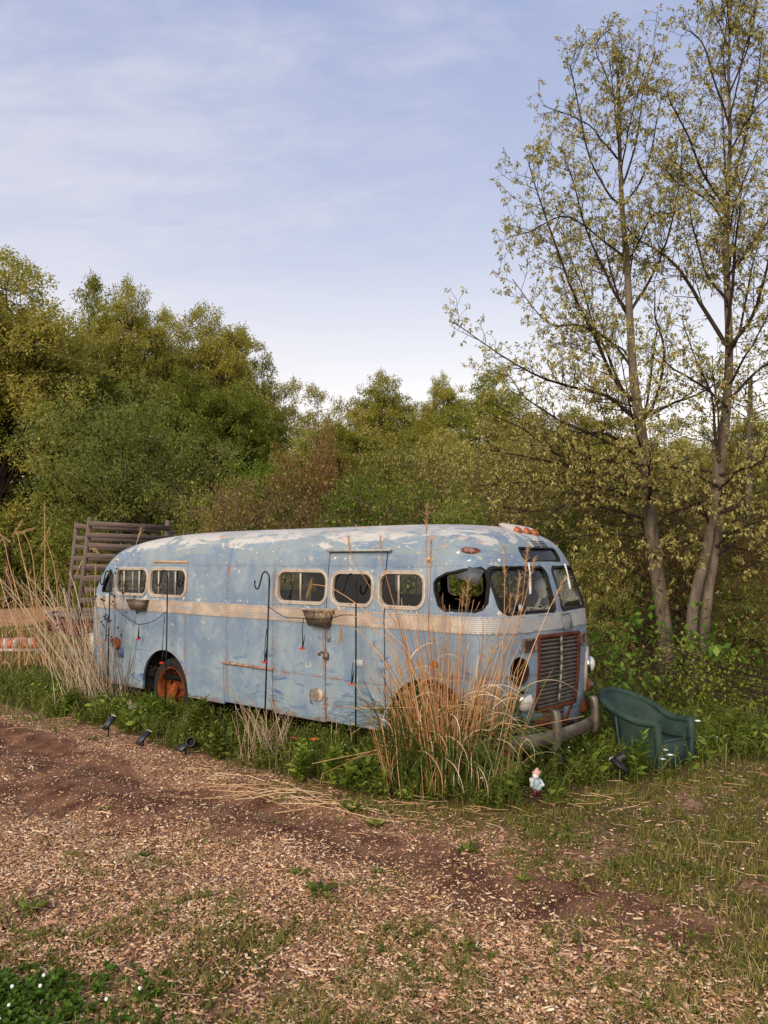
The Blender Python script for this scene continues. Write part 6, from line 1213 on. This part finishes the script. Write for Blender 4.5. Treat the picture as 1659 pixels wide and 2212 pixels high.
l1 = [([(1389, 915), (1350, 893), (1302, 862), (1236, 851), (1160, 837), (1080, 804), (972, 738)], 15), ([(1390, 985), (1330, 965), (1270, 935), (1208, 905), (1142, 856), (1100, 800)], 12), ([(1396, 1015), (1300, 995), (1208, 983), (1130, 930), (1060, 900)], 11), ([(1400, 1060), (1302, 1016), (1226, 1002), (1142, 983), (1030, 962)], 13), ([(1402, 1090), (1349, 1062), (1269, 1044), (1160, 1035), (1019, 1044)], 12), ([(1405, 1124), (1330, 1100), (1255, 1085), (1160, 1100), (1080, 1090)], 10),
      ([(1406, 1166), (1340, 1155), (1278, 1157), (1208, 1167)], 9), ([(1400, 1150), (1440, 1110), (1500, 1090), (1560, 1060)], 9), ([(1385, 905), (1410, 870), (1427, 776), (1402, 690), (1395, 640)], 13), ([(1389, 905), (1457, 875), (1504, 856), (1560, 820)], 10), ([(1375, 872), (1325, 825), (1275, 720), (1230, 640), (1180, 515), (1150, 440), (1130, 385)], 13), ([(1368, 800), (1322, 740), (1250, 700), (1180, 690), (1105, 595)], 9), ([(1362, 680), (1330, 635), (1300, 575), (1265, 495), (1240, 400), (1212, 320)], 11),
      ([(1345, 450), (1310, 420), (1265, 345), (1230, 200), (1218, 165)], 8), ([(1341, 350), (1295, 300), (1260, 265), (1172, 228)], 7), ([(1346, 400), (1375, 310), (1390, 200), (1415, 118)], 7), ([(1362, 672), (1405, 600), (1430, 525), (1445, 420), (1440, 330)], 10), ([(1355, 560), (1300, 520), (1220, 470), (1140, 505), (1095, 520)], 7), ([(1338, 240), (1310, 170), (1285, 110), (1320, 75)], 4), ([(1337, 250), (1365, 180), (1370, 120)], 4), ([(1425, 1270), (1360, 1230), (1300, 1235), (1270, 1250)], 7), ([(1432, 1330), (1490, 1250), (1520, 1210)], 8)]
t2 = [([(1505, 1495), (1495, 1420), (1495, 1332), (1506, 1265), (1522, 1198), (1535, 1130), (1545, 1080)], [30, 28, 27, 26, 24, 22, 18]),
      ([(1514, 1520), (1516, 1430), (1520, 1360), (1531, 1265), (1544, 1187), (1550, 1109), (1552, 1042), (1556, 988), (1570, 870), (1575, 752), (1572, 650), (1569, 550), (1572, 425), (1578, 300), (1576, 150), (1582, 0), (1590, -120)], [30, 28, 28, 27, 27, 32, 30, 27, 23, 20, 18, 16, 13, 10, 7, 4, 1.5])]
l2 = [([(1570, 745), (1519, 650), (1479, 575), (1440, 530), (1400, 500), (1350, 440)], 14), ([(1566, 445), (1519, 385), (1479, 320), (1440, 270), (1418, 238)], 10), ([(1573, 430), (1600, 335), (1639, 165), (1650, 60)], 9), ([(1574, 750), (1624, 665), (1659, 475), (1690, 330)], 13), ([(1570, 600), (1620, 530), (1670, 440), (1700, 330)], 10), ([(1555, 990), (1542, 950), (1535, 860), (1500, 780), (1470, 700)], 11), ([(1553, 1050), (1470, 1012), (1400, 1009), (1330, 990)], 9), ([(1556, 1025), (1610, 1010), (1670, 990), (1730, 960)], 11), ([(1556, 1110), (1610, 1095), (1680, 1080), (1760, 1060)], 10),
      ([(1551, 1200), (1600, 1165), (1680, 1140), (1750, 1130)], 10), ([(1530, 1120), (1467, 1075), (1400, 1060), (1340, 1065)], 8), ([(1572, 260), (1540, 190), (1505, 110), (1455, 95)], 7), ([(1577, 200), (1610, 110), (1625, 20), (1640, -60)], 6), ([(1578, 120), (1555, 50), (1530, -20)], 5), ([(1576, 860), (1640, 800), (1700, 760), (1750, 700)], 10), ([(1571, 650), (1530, 590), (1510, 500), (1500, 420), (1490, 330)], 9), ([(1574, 500), (1530, 440), (1450, 400), (1420, 370)], 7), ([(1576, 330), (1620, 250), (1680, 200)], 7), ([(1572, 880), (1500, 830), (1440, 800), (1400, 760)], 9), ([(1545, 1180), (1610, 1190), (1700, 1200)], 8), ([(1580, 60), (1600, -20), (1600, -90)], 4)]
n1_ = oak('slender oak nearest the bus with a single leaning trunk and sparse young leaves', 12.4, t1, l1, 501); n2_ = oak('larger oak at the right edge with a double trunk and sparse young leaves', 11.7, t2, l2, 502)
# thin bare trunk standing behind the double oak
p = at(1622, 1210, 15); o = thing('young_tree', 'thin straight trunk at the right edge, farther back than the double oak', 'tree', (p[0], 15, 0)); g = Geo(); g.tube(curve_pts([(0, 0, 0), (-.05, 0, 1.8), (.02, 0, 3.6), (.1, 0, 5.5)], 14), np.linspace(.13, .04, 14), 9, False); g.build('trunk', M_BARK, o, True)
r = np.random.default_rng(9); gl = Geo(); gb = Geo(); n = 60; B = np.column_stack([r.normal(0, .02, n), r.normal(0, .02, n), r.uniform(1.5, 5.5, n)]); E_ = B + np.column_stack([r.normal(0, .7, n), r.normal(0, .7, n), r.uniform(.0, .6, n)]); tubes(gb, np.stack([B, (B + E_) / 2 + (0, 0, .05), E_], 1), np.tile([.012, .008, .004], (n, 1)), 4); gb.build('branch', M_BARK_D, o); i = r.integers(0, n, 1800); leaves(gl, B[i] + (E_[i] - B[i]) * r.uniform(.4, 1.1, 1800)[:, None] + r.normal(0, .08, (1800, 3)), r.normal(0, 1, (1800, 3)) + (0, 0, -.3), .09, .036, .25, r); gl.build('foliage', M_OAK, o)
print('OAK LEAVES', n1_, n2_)
